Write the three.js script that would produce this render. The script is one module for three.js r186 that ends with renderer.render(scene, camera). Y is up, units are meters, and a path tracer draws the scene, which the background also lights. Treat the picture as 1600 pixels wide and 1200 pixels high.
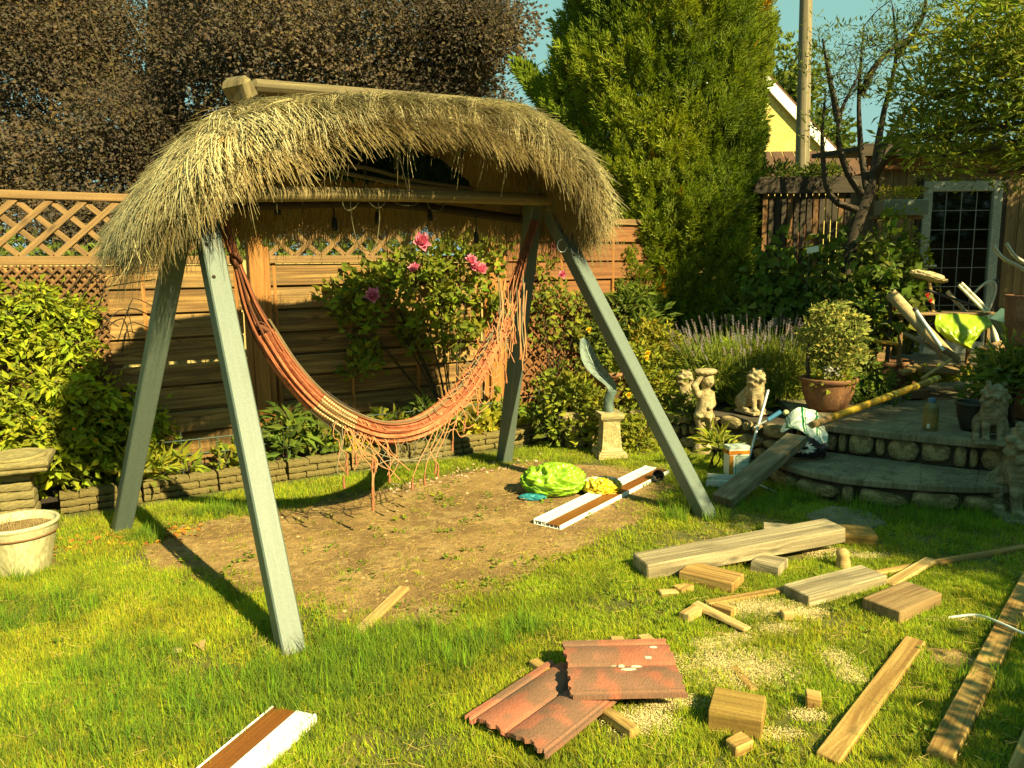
import * as THREE from 'three';
import { mergeGeometries } from 'three/addons/utils/BufferGeometryUtils.js';
import { MarchingCubes } from 'three/addons/objects/MarchingCubes.js';

// ---------- camera, sky, sun, exposure ----------
const scene = new THREE.Scene();
const EYE = 1.45, PITCH = 8.6 * Math.PI / 180, ROLL = 0.012, FOC = 1200;
const camera = new THREE.PerspectiveCamera(2 * Math.atan(600 / FOC) * 180 / Math.PI, 4 / 3, 0.05, 600);
camera.position.set(0, EYE, 0);
camera.rotation.order = 'YXZ';
camera.rotation.set(-PITCH, 0, -ROLL);
const renderer = new THREE.WebGLRenderer({ antialias: true });
renderer.setSize(1024, 768);
renderer.toneMapping = THREE.LinearToneMapping;
renderer.toneMappingExposure = 2.85;
renderer.shadowMap.enabled = true;
{ // clear afternoon sky, teal as in the photograph, paler towards the horizon
  const w = 64, h = 64, d = new Float32Array(w * h * 4);
  for (let j = 0; j < h; j++) for (let i = 0; i < w; i++) {
    const e = Math.max(0, ((j + .5) / h - .5) * 2), k = Math.pow(1 - e, 3), o = (j * w + i) * 4;
    d[o] = .060 + .090 * k; d[o + 1] = .168 + .090 * k; d[o + 2] = .162 + .060 * k; d[o + 3] = 1;
  }
  const t = new THREE.DataTexture(d, w, h, THREE.RGBAFormat, THREE.FloatType);
  t.mapping = THREE.EquirectangularReflectionMapping; t.magFilter = THREE.LinearFilter; t.minFilter = THREE.LinearFilter; t.needsUpdate = true;
  scene.background = t; scene.environment = t;
}
const SUN = new THREE.Vector3(.917, 1, 1.042).normalize();
const sun = new THREE.DirectionalLight(new THREE.Color().setRGB(1, .86, .43), 5);
sun.target.position.set(0, 0, -5); sun.position.copy(SUN).multiplyScalar(30).add(sun.target.position);
sun.castShadow = true; sun.shadow.mapSize.set(4096, 4096);
Object.assign(sun.shadow.camera, { left: -16, right: 16, top: 16, bottom: -16, near: 1, far: 80 });
scene.add(sun, sun.target);

// ---------- helpers ----------
const V3 = (x, y, z) => new THREE.Vector3(x, y, z);
let seed = 7;
const R = (a = 1, b) => { seed = (seed + 0x6D2B79F5) | 0; let t = Math.imul(seed ^ seed >>> 15, 1 | seed); t = t + Math.imul(t ^ t >>> 7, 61 | t) ^ t; const r = ((t ^ t >>> 14) >>> 0) / 4294967296; return b === undefined ? r * a : a + r * (b - a); };
const hash = (x, y, z) => { let n = Math.imul(x, 374761393) + Math.imul(y, 668265263) + Math.imul(z, 2147483647 ^ 0x5bd1e995); n = Math.imul(n ^ n >>> 13, 1274126177); return ((n ^ n >>> 16) >>> 0) / 4294967296; };
const sm = t => t * t * (3 - 2 * t), lerp = (a, b, t) => a + (b - a) * t, clamp = (x, a = 0, b = 1) => Math.min(b, Math.max(a, x)), sstep = (a, b, x) => sm(clamp((x - a) / (b - a)));
function noise(x, y, z = 0, p = 1 << 20) { // value noise in 0..1, of period p
  const i = Math.floor(x), j = Math.floor(y), k = Math.floor(z), u = sm(x - i), v = sm(y - j), w = sm(z - k), m = a => ((a % p) + p) % p;
  const h = (a, b, c) => hash(m(a), m(b), c);
  const l = (c) => lerp(lerp(h(i, j, c), h(i + 1, j, c), u), lerp(h(i, j + 1, c), h(i + 1, j + 1, c), u), v);
  return z ? lerp(l(k), l(k + 1), w) : l(0);
}
const fbm = (x, y, z = 0, o = 4) => { let s = 0, a = .5, f = 1; for (let i = 0; i < o; i++) { s += a * noise(x * f + i * 17, y * f + i * 31, z ? z * f : 0); a *= .5; f *= 2; } return s / (1 - Math.pow(.5, o)); };
// a sight line of the photograph (1600 x 1200) met with a height, a depth or a vertical plane: used to survey where things stand
function ray(x, y) {
  const a = (x - 800) / FOC, b = (600 - y) / FOC, u = a * Math.cos(ROLL) + b * Math.sin(ROLL), v = -a * Math.sin(ROLL) + b * Math.cos(ROLL);
  return V3(u, v * Math.cos(PITCH) - Math.sin(PITCH), -(Math.cos(PITCH) + v * Math.sin(PITCH)));
}
const G = (x, y, h = 0) => { const d = ray(x, y); return V3(0, EYE, 0).addScaledVector(d, (h - EYE) / d.y); };
const D = (x, y, dep) => { const d = ray(x, y); return V3(0, EYE, 0).addScaledVector(d, -dep / d.z); };
const onPlane = (x, y, A, B) => { const d = ray(x, y), n = V3(B.z - A.z, 0, A.x - B.x), t = n.dot(V3(A.x, 0, A.z)) / n.dot(d); return V3(0, EYE, 0).addScaledVector(d, t); };
const names = {};
const numbered = n => { const k = names[n] = (names[n] ?? -1) + 1; return k ? `${n}_${String(k).padStart(3, '0')}` : n; };
function mesh(name, geo, mat, parent) { const m = new THREE.Mesh(geo, mat); m.name = name; m.castShadow = m.receiveShadow = true; parent.add(m); return m; }
function tag(o, label, category, group) { Object.assign(o.userData, { label, category }); if (group) o.userData.group = group; return o; }
function thing(name, label, category, pos = V3(0, 0, 0), turn = 0, group) { const g = new THREE.Group(); g.name = numbered(name); g.position.copy(pos); g.rotation.y = turn; scene.add(g); return tag(g, label, category, group); }
function single(name, geo, mat, label, category, group) { return tag(mesh(numbered(name), geo, mat, scene), label, category, group); }
function struct(name, geo, mat) { const m = mesh(numbered(name), geo, mat, scene); m.userData.kind = 'structure'; return m; }
const stuff = o => { o.userData.kind = 'stuff'; return o; };
function dup(src, pos, turn, label) { const c = src.clone(); c.userData = { ...src.userData }; c.name = numbered(src.name.replace(/_\d+$/, '')); if (pos) c.position.copy(pos); if (turn !== undefined) c.rotation.y = turn; if (label) c.userData.label = label; scene.add(c); return c; }
const bare = g => { g = g.index ? g.toNonIndexed() : g; if (!g.attributes.uv) g.setAttribute('uv', new THREE.BufferAttribute(new Float32Array(g.attributes.position.count * 2), 2)); for (const k of Object.keys(g.attributes)) if (!['position', 'normal', 'uv', 'color'].includes(k)) g.deleteAttribute(k); return g; };
const merge = a => mergeGeometries(a.map(bare));
const at = (g, x, y, z, rx = 0, ry = 0, rz = 0) => g.applyMatrix4(new THREE.Matrix4().compose(V3(x, y, z), new THREE.Quaternion().setFromEuler(new THREE.Euler(rx, ry, rz, 'YXZ')), V3(1, 1, 1)));
function tint(g, c) { const n = g.attributes.position.count, a = new Float32Array(n * 3); for (let i = 0; i < n; i++) a.set(c, i * 3); g.setAttribute('color', new THREE.BufferAttribute(a, 3)); return g; }
function fromTris(pos, uv) { const g = new THREE.BufferGeometry(); g.setAttribute('position', new THREE.Float32BufferAttribute(pos, 3)); g.setAttribute('uv', new THREE.Float32BufferAttribute(uv || new Array(pos.length / 3 * 2).fill(0), 2)); g.computeVertexNormals(); return g; }
// box with chamfered edges, uv in metres with u along x (the grain)
function cbox(l, h, w, b = .004, wob = 0) {
  const P = [], U = [], s = [l / 2, h / 2, w / 2], ou = R(9), ov = R(9); b = Math.min(b, l * .3, h * .3, w * .3);
  const J = {}; const jit = (x, y, z) => { if (!wob) return [0, 0, 0]; const k = `${x > 0}${y > 0}${z > 0}`; return J[k] ??= [R(-wob, wob), R(-wob, wob), R(-wob, wob)]; };
  const p = (sx, sy, sz, ax) => { const v = [sx * (s[0] - (ax === 0 ? 0 : b)), sy * (s[1] - (ax === 1 ? 0 : b)), sz * (s[2] - (ax === 2 ? 0 : b))], j = jit(sx, sy, sz); return [v[0] + j[0], v[1] + j[1], v[2] + j[2]]; };
  const tri = (a, c, d) => {
    const n = V3().crossVectors(V3(c[0] - a[0], c[1] - a[1], c[2] - a[2]), V3(d[0] - a[0], d[1] - a[1], d[2] - a[2]));
    if (n.x * (a[0] + c[0] + d[0]) + n.y * (a[1] + c[1] + d[1]) + n.z * (a[2] + c[2] + d[2]) < 0) [c, d] = [d, c];
    const ax = [Math.abs(n.x), Math.abs(n.y), Math.abs(n.z)], m = ax.indexOf(Math.max(...ax));
    for (const q of [a, c, d]) { P.push(...q); U.push(...(m === 0 ? [q[1] * .35 + ou, q[2] + ov] : m === 1 ? [q[0] + ou, q[2] + ov] : [q[0] + ou, q[1] + ov + .37])); }
  };
  const quad = (a, c, d, e) => { tri(a, c, d); tri(a, d, e); };
  for (const t of [-1, 1]) {
    quad(p(t, -1, -1, 0), p(t, 1, -1, 0), p(t, 1, 1, 0), p(t, -1, 1, 0)); quad(p(-1, t, -1, 1), p(1, t, -1, 1), p(1, t, 1, 1), p(-1, t, 1, 1)); quad(p(-1, -1, t, 2), p(1, -1, t, 2), p(1, 1, t, 2), p(-1, 1, t, 2));
    for (const q of [-1, 1]) {
      quad(p(t, q, -1, 0), p(t, q, 1, 0), p(t, q, 1, 1), p(t, q, -1, 1)); quad(p(t, -1, q, 0), p(t, 1, q, 0), p(t, 1, q, 2), p(t, -1, q, 2)); quad(p(-1, t, q, 1), p(1, t, q, 1), p(1, t, q, 2), p(-1, t, q, 2));
      for (const k of [-1, 1]) tri(p(t, q, k, 0), p(t, q, k, 1), p(t, q, k, 2));
    }
  }
  return fromTris(P, U);
}
const basis = (X, Y) => { const x = X.clone().normalize(), z = V3().crossVectors(x, Y).normalize(), y = V3().crossVectors(z, x); return new THREE.Matrix4().makeBasis(x, y, z); };
function bar(A, B, w, h, up = V3(0, 1, 0), b = .004, wob = 0) { const d = V3().subVectors(B, A), g = cbox(d.length(), h, w, b, wob), m = basis(d, up); m.setPosition(V3().addVectors(A, B).multiplyScalar(.5)); return g.applyMatrix4(m); }
function tube(pts, r, rad = 6, seg, closed = false) { return new THREE.TubeGeometry(new THREE.CatmullRomCurve3(pts, closed), seg || Math.max(2, pts.length * 3), r, rad, closed); }
function limb(pts, r0, r1, rad = 7, seg = 8, bumpy = 0) { // tapered round limb with closed ends
  const c = new THREE.CatmullRomCurve3(pts), g = new THREE.TubeGeometry(c, seg, 1, rad, false), p = g.attributes.position;
  for (let i = 0; i <= seg; i++) { const o = c.getPointAt(i / seg); for (let j = 0; j <= rad; j++) { const k = i * (rad + 1) + j, r = lerp(r0, r1, i / seg) * (1 + bumpy * (noise(o.x * 9 + j % rad * 3, o.y * 9, o.z * 9 + 3) - .5)); p.setXYZ(k, o.x + (p.getX(k) - o.x) * r, o.y + (p.getY(k) - o.y) * r, o.z + (p.getZ(k) - o.z) * r); } }
  g.computeVertexNormals(); return g;
}
function rod(A, B, r, rad = 8) { const d = V3().subVectors(B, A), g = new THREE.CylinderGeometry(r, r, d.length(), rad); g.applyMatrix4(new THREE.Matrix4().makeRotationZ(-Math.PI / 2)); const m = basis(d, Math.abs(d.y) > d.length() * .9 ? V3(1, 0, 0) : V3(0, 1, 0)); m.setPosition(V3().addVectors(A, B).multiplyScalar(.5)); return g.applyMatrix4(m); }
function lathe(pts, seg = 32) { return new THREE.LatheGeometry(pts.map(([r, y]) => new THREE.Vector2(r, y)), seg); }
function rough(g, amp, freq, s = 0) { // uneven surface along the normals
  const p = g.attributes.position, n = g.attributes.normal;
  for (let i = 0; i < p.count; i++) { const x = p.getX(i), y = p.getY(i), z = p.getZ(i), k = amp * (fbm(x * freq + 50 + s, y * freq + 50, z * freq + 50.5, 3) - .5) * 2; p.setXYZ(i, x + n.getX(i) * k, y + n.getY(i) * k, z + n.getZ(i) * k); }
  g.computeVertexNormals(); return g;
}
function flatPoly(pts, y, thick) { // level slab with the outline pts [[x, z], ...], top at y
  const s = new THREE.Shape(pts.map(([x, z]) => new THREE.Vector2(x, -z)));
  const g = thick ? new THREE.ExtrudeGeometry(s, { depth: thick, bevelEnabled: true, bevelSize: .006, bevelThickness: .006, bevelSegments: 1 }) : new THREE.ShapeGeometry(s);
  return g.applyMatrix4(new THREE.Matrix4().makeRotationX(-Math.PI / 2)).translate(0, thick ? y - thick - .006 : y, 0);
}
function inPoly(x, z, P) { let c = false; for (let i = 0, j = P.length - 1; i < P.length; j = i++) { const [a, b] = P[i], [d, e] = P[j]; if ((b > z) !== (e > z) && x < (d - a) * (z - b) / (e - b) + a) c = !c; } return c; }
function edgeDist(x, z, P) { let m = 9; for (let i = 0, j = P.length - 1; i < P.length; j = i++) { const [a, b] = P[j], [d, e] = P[i], t = clamp(((x - a) * (d - a) + (z - b) * (e - b)) / ((d - a) ** 2 + (e - b) ** 2)); m = Math.min(m, Math.hypot(x - a - t * (d - a), z - b - t * (e - b))); } return m; }
const footprints = []; // where no grass grows
// ---------- materials ----------
function tex(w, h, fn, srgb = true) { const d = new Uint8Array(w * h * 4); for (let j = 0; j < h; j++) for (let i = 0; i < w; i++) { const c = fn(i / w, j / h, i, j), o = (j * w + i) * 4; d[o] = clamp(c[0], 0, 255); d[o + 1] = clamp(c[1], 0, 255); d[o + 2] = clamp(c[2], 0, 255); d[o + 3] = 255; } const t = new THREE.DataTexture(d, w, h); t.wrapS = t.wrapT = THREE.RepeatWrapping; t.magFilter = THREE.LinearFilter; t.minFilter = THREE.LinearMipmapLinearFilter; t.generateMipmaps = true; if (srgb) t.colorSpace = THREE.SRGBColorSpace; t.needsUpdate = true; return t; }
const mixc = (a, b, t) => [lerp(a[0], b[0], t), lerp(a[1], b[1], t), lerp(a[2], b[2], t)];
const pn = (u, v, fu, fv, s = 0) => { // periodic noise over the unit square
  const x = u * fu, y = v * fv, i = Math.floor(x), j = Math.floor(y), a = sm(x - i), b = sm(y - j), h = (m, n) => hash(((m % fu) + fu) % fu, ((n % fv) + fv) % fv, 77 + s);
  return lerp(lerp(h(i, j), h(i + 1, j), a), lerp(h(i, j + 1), h(i + 1, j + 1), a), b);
};
function grain(u, v, s) { // wood figure: long streaks bent round a few knots
  let vv = v + .012 * (pn(u, v, 3, 2, s) - .5), dk = 0;
  for (let k = 0; k < 9; k++) { const ku = hash(k, s, 3), kv = hash(k, s, 4); let du = u - ku; du -= Math.round(du); let dv = v - kv; dv -= Math.round(dv); const r = Math.hypot(du * 2.2, dv * 6); vv += .016 * Math.exp(-r * r * 40) * Math.sign(dv); dk = Math.max(dk, Math.exp(-r * r * 260)); }
  const g = .34 * pn(u, vv, 2, 46, s) + .36 * pn(u, vv, 3, 120, s + 1) + .3 * pn(u, vv, 7, 250, s + 2);
  return [g, dk];
}
const bumps = {}; // relief maps shared between materials
function woodMat(dark, light, s, { rough = .85, bump = .0015, knots = .6, patch = 0, patchc = [70, 60, 40], size = 1.1 } = {}) {
  const m = tex(512, 512, (u, v) => { const [g, k] = grain(u, v, s); let c = mixc(dark, light, clamp((g - .28) * 2.3)); c = mixc(c, dark.map(x => x * .55), k * knots); if (patch) c = mixc(c, patchc, patch * sstep(.5, .75, pn(u, v, 4, 7, s + 5) * .6 + pn(u, v, 13, 30, s + 6) * .4)); const n = .84 + .12 * (pn(u, v, 256, 256, s) - .5); return c.map(x => x * n); });
  const bs = 11 + s % 3, b = bumps[`w${bs}_${size}`] ??= tex(512, 512, (u, v) => { const [g, k] = grain(u, v, bs); const x = 255 * clamp(g * .9 + .1 - k * .3); return [x, x, x]; }, false);
  for (const t of [m, b]) t.repeat.set(1 / size, 1 / size);
  return new THREE.MeshStandardMaterial({ map: m, bumpMap: b, bumpScale: bump, roughness: rough });
}
function grit(base, alt, s, { f = 6, fine = 128, spots, spotAmt = .0, rough = .95, bump = .004, size = 1, res = 256 } = {}) { // stone, clay, concrete
  const h = (u, v) => .4 * pn(u, v, f, f, s) + .25 * pn(u, v, f * 3, f * 3, s + 1) + .2 * pn(u, v, f * 8, f * 8, s + 2) + .15 * pn(u, v, fine, fine, s + 3);
  const m = tex(res, res, (u, v) => { let c = mixc(base, alt, sstep(.3, .7, h(u, v))); const n = .72 + .24 * pn(u, v, fine, fine, s + 4); if (spots) c = mixc(c, spots, spotAmt * sstep(.55, .7, pn(u, v, f * 2, f * 2, s + 9) * .55 + pn(u, v, f * 9, f * 9, s + 8) * .45)); return c.map(x => x * n); });
  const b = bumps[`g${f}_${size}`] ??= tex(res, res, (u, v) => { const x = 255 * h(u, v); return [x, x, x]; }, false);
  for (const t of [m, b]) t.repeat.set(1 / size, 1 / size);
  return new THREE.MeshStandardMaterial({ map: m, bumpMap: b, bumpScale: bump, roughness: rough });
}
const lin = (r, g, b) => new THREE.Color().setRGB(r, g, b);
const plain = (r, g, b, roughness = .8, extra = {}) => new THREE.MeshStandardMaterial({ color: lin(r, g, b), roughness, ...extra });
const leafy = (r, g, b, transmission = .35) => new THREE.MeshPhysicalMaterial({ color: lin(r, g, b), roughness: 1, transmission, thickness: 0, side: THREE.DoubleSide, vertexColors: true, specularIntensity: .35 });
const M = {
  paint: woodMat([98, 112, 103], [103, 117, 108], 31, { bump: .0004, rough: .5, knots: .12 }),
  fence: woodMat([120, 88, 46], [186, 146, 86], 11, { patch: .3, patchc: [110, 92, 60] }),
  fenceB: woodMat([112, 80, 40], [174, 134, 74], 12, { patch: .35, patchc: [96, 78, 48] }),
  fenceRed: woodMat([120, 74, 38], [154, 102, 56], 13),
  post: woodMat([150, 96, 40], [192, 132, 66], 14, { knots: .4 }),
  lattice: woodMat([122, 92, 54], [160, 124, 76], 15),
  pale: woodMat([180, 154, 92], [206, 182, 120], 16, { knots: .3 }),
  trellis: woodMat([104, 70, 38], [140, 98, 56], 17),
  weathered: woodMat([138, 122, 92], [204, 186, 146], 21, { patch: .35, patchc: [104, 92, 68], bump: .002 }),
  fresh: woodMat([150, 110, 50], [208, 170, 96], 22, { knots: .4 }),
  freshB: woodMat([176, 138, 76], [222, 190, 124], 23, { knots: .5 }),
  treated: woodMat([142, 108, 42], [186, 150, 70], 24),
  brownWood: woodMat([132, 102, 62], [176, 144, 96], 25, { patch: .3, patchc: [96, 76, 48] }),
  sleeper: woodMat([118, 104, 76], [174, 158, 124], 26, { patch: .5, patchc: [92, 80, 58], bump: .002 }),
  ridge: woodMat([104, 90, 58], [150, 132, 90], 32, { patch: .4, patchc: [84, 74, 48] }),
  log: woodMat([128, 108, 66], [182, 160, 108], 27),
  darkWood: woodMat([48, 38, 26], [78, 62, 42], 28),
  cladding: woodMat([120, 96, 60], [166, 138, 94], 29, { knots: .4 }),
  bath: grit([190, 172, 116], [160, 142, 86], 50, { spots: [120, 112, 62], spotAmt: .5, bump: .008, size: .5 }),
  edging: grit([176, 156, 96], [142, 122, 66], 49, { spots: [98, 96, 44], spotAmt: .6, bump: .01, size: .5 }),
  cream: grit([206, 190, 142], [176, 158, 108], 41, { spots: [120, 112, 62], spotAmt: .45, bump: .006 }),
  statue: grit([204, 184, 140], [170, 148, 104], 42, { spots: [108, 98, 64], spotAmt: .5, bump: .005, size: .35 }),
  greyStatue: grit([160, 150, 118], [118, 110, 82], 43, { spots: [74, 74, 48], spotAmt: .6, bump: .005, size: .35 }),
  wallStone: grit([176, 154, 106], [128, 110, 72], 44, { spots: [88, 82, 50], spotAmt: .5, bump: .01, size: .5 }),
  paving: grit([150, 138, 108], [120, 110, 84], 45, { spots: [86, 80, 56], spotAmt: .5, bump: .003 }),
  mortar: grit([84, 74, 54], [60, 52, 36], 46, { bump: .006 }),
  terracotta: grit([146, 98, 62], [118, 76, 46], 47, { spots: [176, 140, 108], spotAmt: .3, bump: .0015, rough: .85 }),
  slate: grit([112, 132, 122], [80, 100, 94], 48, { bump: .001, rough: .6, size: .4 }),
  soil: grit([164, 130, 76], [130, 100, 54], 51, { f: 5, fine: 250, res: 512, spots: [186, 156, 102], spotAmt: .5, bump: .022, size: 1.3 }),
  bed: grit([70, 54, 34], [44, 34, 20], 52, { f: 7, bump: .02 }),
  turf: grit([112, 104, 38], [80, 84, 24], 53, { f: 6, res: 512, fine: 250, spots: [140, 122, 58], spotAmt: .3, bump: .015, size: 1.7 }),
  white: plain(.78, .77, .72, .45), brown: woodMat([128, 74, 26], [158, 96, 36], 61, { bump: .0004, rough: .5, knots: 0 }),
};
// ---------- ground ----------
const xz = v => [v.x, v.z];
{
  const g = new THREE.PlaneGeometry(400, 400, 1, 1).rotateX(-Math.PI / 2), u = g.attributes.uv, p = g.attributes.position;
  for (let i = 0; i < u.count; i++) u.setXY(i, p.getX(i), -p.getZ(i));
  struct('ground', g, M.turf);
}
const wornOutline = [[205, 845], [330, 815], [400, 800], [560, 775], [700, 742], [830, 722], [960, 728], [1060, 760], [1010, 800], [960, 832], [900, 865], [800, 905], [735, 935], [690, 985], [600, 985], [480, 945], [400, 935], [300, 905], [240, 890]].map(a => xz(G(...a)));
const ragged = (P, amp, f, n = 10) => { const o = []; for (let i = 0; i < P.length; i++) { const A = P[i], B = P[(i + 1) % P.length]; for (let k = 0; k < n; k++) { const x = lerp(A[0], B[0], k / n), z = lerp(A[1], B[1], k / n); o.push([x + amp * (fbm(x * f + 20, z * f + 20, 3.3) - .5) * 2, z + amp * (fbm(x * f + 60, z * f + 90, 5.3) - .5) * 2]); } } return o; };
const planUV = g => { const u = g.attributes.uv, p = g.attributes.position; for (let i = 0; i < u.count; i++) u.setXY(i, p.getX(i), -p.getZ(i)); return g; };
struct('bare_earth', planUV(flatPoly(ragged(wornOutline, .09, 4), .004)), M.soil);
const moleEarth = ragged([[1450, 1015], [1505, 1015], [1530, 1035], [1500, 1052], [1455, 1035]].map(a => xz(G(...a))), .02, 12, 5);
struct('bare_earth', planUV(flatPoly(moleEarth, .004)), M.soil);

// ---------- fence line ----------
const FA = V3(-2.90, 0, -4.91), FD = V3(.853, 0, -.522), FN = V3(.522, 0, .853); // start, direction, towards the lawn
const fenceAt = (t, y, out = 0) => FA.clone().addScaledVector(FD, t).addScaledVector(FN, out).setY(y);
// planting bed behind the stone edging
struct('planting_bed', planUV(flatPoly([xz(fenceAt(-1.8, 0, .40)), xz(fenceAt(3.5, 0, .36)), xz(V3(.45, 0, -6.2)), xz(fenceAt(5.2, 0, .1)), xz(fenceAt(5.2, 0, -.1)), xz(fenceAt(-1.8, 0, -.1))], .075)), M.bed);
function fencePanel(t0, t1, label, mats, { lattice = true, top = 1.93, low = .1 } = {}) {
  const g = thing('board_fence', label, 'fence', fenceAt((t0 + t1) / 2, 0), 0, 'fence panels along the bed'), o = g.position;
  const put = (name, geo, m) => mesh(name, geo.translate(-o.x, -o.y, -o.z), m, g);
  const rail = lattice ? 1.53 : top, pitch = .168; let k = 0;
  for (let y = rail - .11; y > low; y -= pitch, k++) {
    const back = k > 2 && k % 2 ? -.022 : 0, h = back ? .155 : k > 2 ? .145 : .152;
    put('board', bar(fenceAt(t0, y + R(-.003, .003), back), fenceAt(t1, y + R(-.003, .003), back), .018, h, V3(0, 1, 0), .003), mats[k % mats.length]);
  }
  for (let y = rail - .11 - pitch / 2, j = 0; y > low; y -= pitch, j++) for (const [a, b] of j === 3 && t0 < 0 ? [[0, .58], [.97, 1]] : [[0, 1]]) put('board', bar(fenceAt(lerp(t0, t1, a), y, -.045), fenceAt(lerp(t0, t1, b), y, -.045), .016, .15, V3(0, 1, 0), .003), mats[j % mats.length]);
  for (const f of [.02, .34, .66, .98]) put('batten', bar(fenceAt(lerp(t0, t1, f), low - .05, -.012), fenceAt(lerp(t0, t1, f), rail, -.012), .045, .026, FD, .003), M.post);
  put('rail', bar(fenceAt(t0, rail, .012), fenceAt(t1, rail, .012), .045, .055), M.lattice);
  if (!lattice) return g;
  put('rail', bar(fenceAt(t0, top, .005), fenceAt(t1, top, .005), .05, .05), M.lattice);
  const H = top - rail - .04, w = t1 - t0, n = Math.round(w / .185), st = w / n;
  for (const s of [-1, 1]) for (let i = -3; i < n + 3; i++) {
    let a = i * st, b = a + H * 1.05 * s, ya = rail + .025, yb = top - .025;
    const cut = (lo, hi) => { const dx = b - a, dy = yb - ya; for (const [e, sg] of [[lo, 1], [hi, -1]]) { if ((a - e) * sg < 0) { ya += dy * (e - a) / dx; a = e; } if ((b - e) * sg < 0) { yb += dy * (e - b) / dx; b = e; } } };
    if (Math.max(a, b) <= .02 || Math.min(a, b) >= w - .02) continue;
    cut(0, w);
    put('slat', bar(fenceAt(t0 + a, ya, s * .008), fenceAt(t0 + b, yb, s * .008), .012, .036, V3(0, 1, 0), .002), M.lattice);
  }
  return g;
}
fencePanel(-.72, 1.15, 'weathered board panel with lattice top behind the bird bath', [M.fence, M.fenceB, M.fence]);
fencePanel(1.35, 3.1, 'weathered board panel with lattice top behind the hammock', [M.fenceB, M.fence, M.fenceB]);
fencePanel(3.3, 5.15, 'reddish board panel behind the leaf sculpture', [M.fenceRed], { lattice: false, top: 1.86 });
function fencePost(t, label, h = 1.98) {
  const g = thing('fence_post', label, 'post', fenceAt(t, 0), 0, 'posts between the fence panels'), o = g.position;
  const put = (name, geo, m) => mesh(name, geo.translate(-o.x, -o.y, -o.z), m, g);
  put('post', bar(fenceAt(t, 0, .02), fenceAt(t, h, .02), .1, .1, FD), M.post);
  for (const s of [-1, 1]) put('cover_strip', bar(fenceAt(t + s * .075, .02, .035), fenceAt(t + s * .075, 1.5 + .12 * s, .035), .02, .045, FD), M.post);
}
fencePost(1.25, 'orange brown fence post left of the hammock'); fencePost(3.2, 'orange brown fence post right of the rose', 1.92);
{ // the sunlit close-boarded fence on the far side
  const g = thing('neighbour_fence', 'pale yellow close-boarded fence seen through the lattice', 'fence', fenceAt(1.5, 0, -1.7)), o = g.position;
  for (let i = 0; i < 62; i++) { const t = -2.4 + i * .125; mesh('board', bar(fenceAt(t, .05, -1.7), fenceAt(t, 1.55 + R(-.006, .006), -1.7), .018, .118, FD, .003).translate(-o.x, 0, -o.z), M.pale, g); }
  mesh('rail', bar(fenceAt(-2.4, 1.2, -1.73), fenceAt(5.2, 1.2, -1.73), .04, .07).translate(-o.x, 0, -o.z), M.pale, g);
}
// expanding trellises fixed on the fence
function trellis(t0, t1, y0, y1, label, st = .075, mat = M.trellis) {
  const g = thing('trellis', label, 'trellis', fenceAt((t0 + t1) / 2, 0, .04)), o = g.position, w = t1 - t0, h = y1 - y0;
  for (const s of [-1, 1]) for (let c = -h; c < w + h; c += st) { // lines x = c + s*y
    let a = 0, b = h; const x = y => c + (s > 0 ? y : h - y);
    if (x(a) < 0 || x(a) > w) { const e = x(a) < 0 ? 0 : w; a = s > 0 ? e - c : h - (e - c); } if (x(b) < 0 || x(b) > w) { const e = x(b) < 0 ? 0 : w; b = s > 0 ? e - c : h - (e - c); }
    if (a < 0 || b > h || b - a < .03 || a > b) continue;
    mesh('slat', bar(fenceAt(t0 + x(a), y0 + a, .036 + s * .004), fenceAt(t0 + x(b), y0 + b, .036 + s * .004), .006, .014, V3(0, 1, 0), .001).translate(-o.x, -o.y, -o.z), mat, g);
  }
}
trellis(-.55, .3, .5, 1.5, 'dark brown diamond trellis under the honeysuckle', .06);
trellis(3.35, 4.35, .45, 1.25, 'brown diamond trellis on the reddish panel', .1, M.fenceRed);

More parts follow.
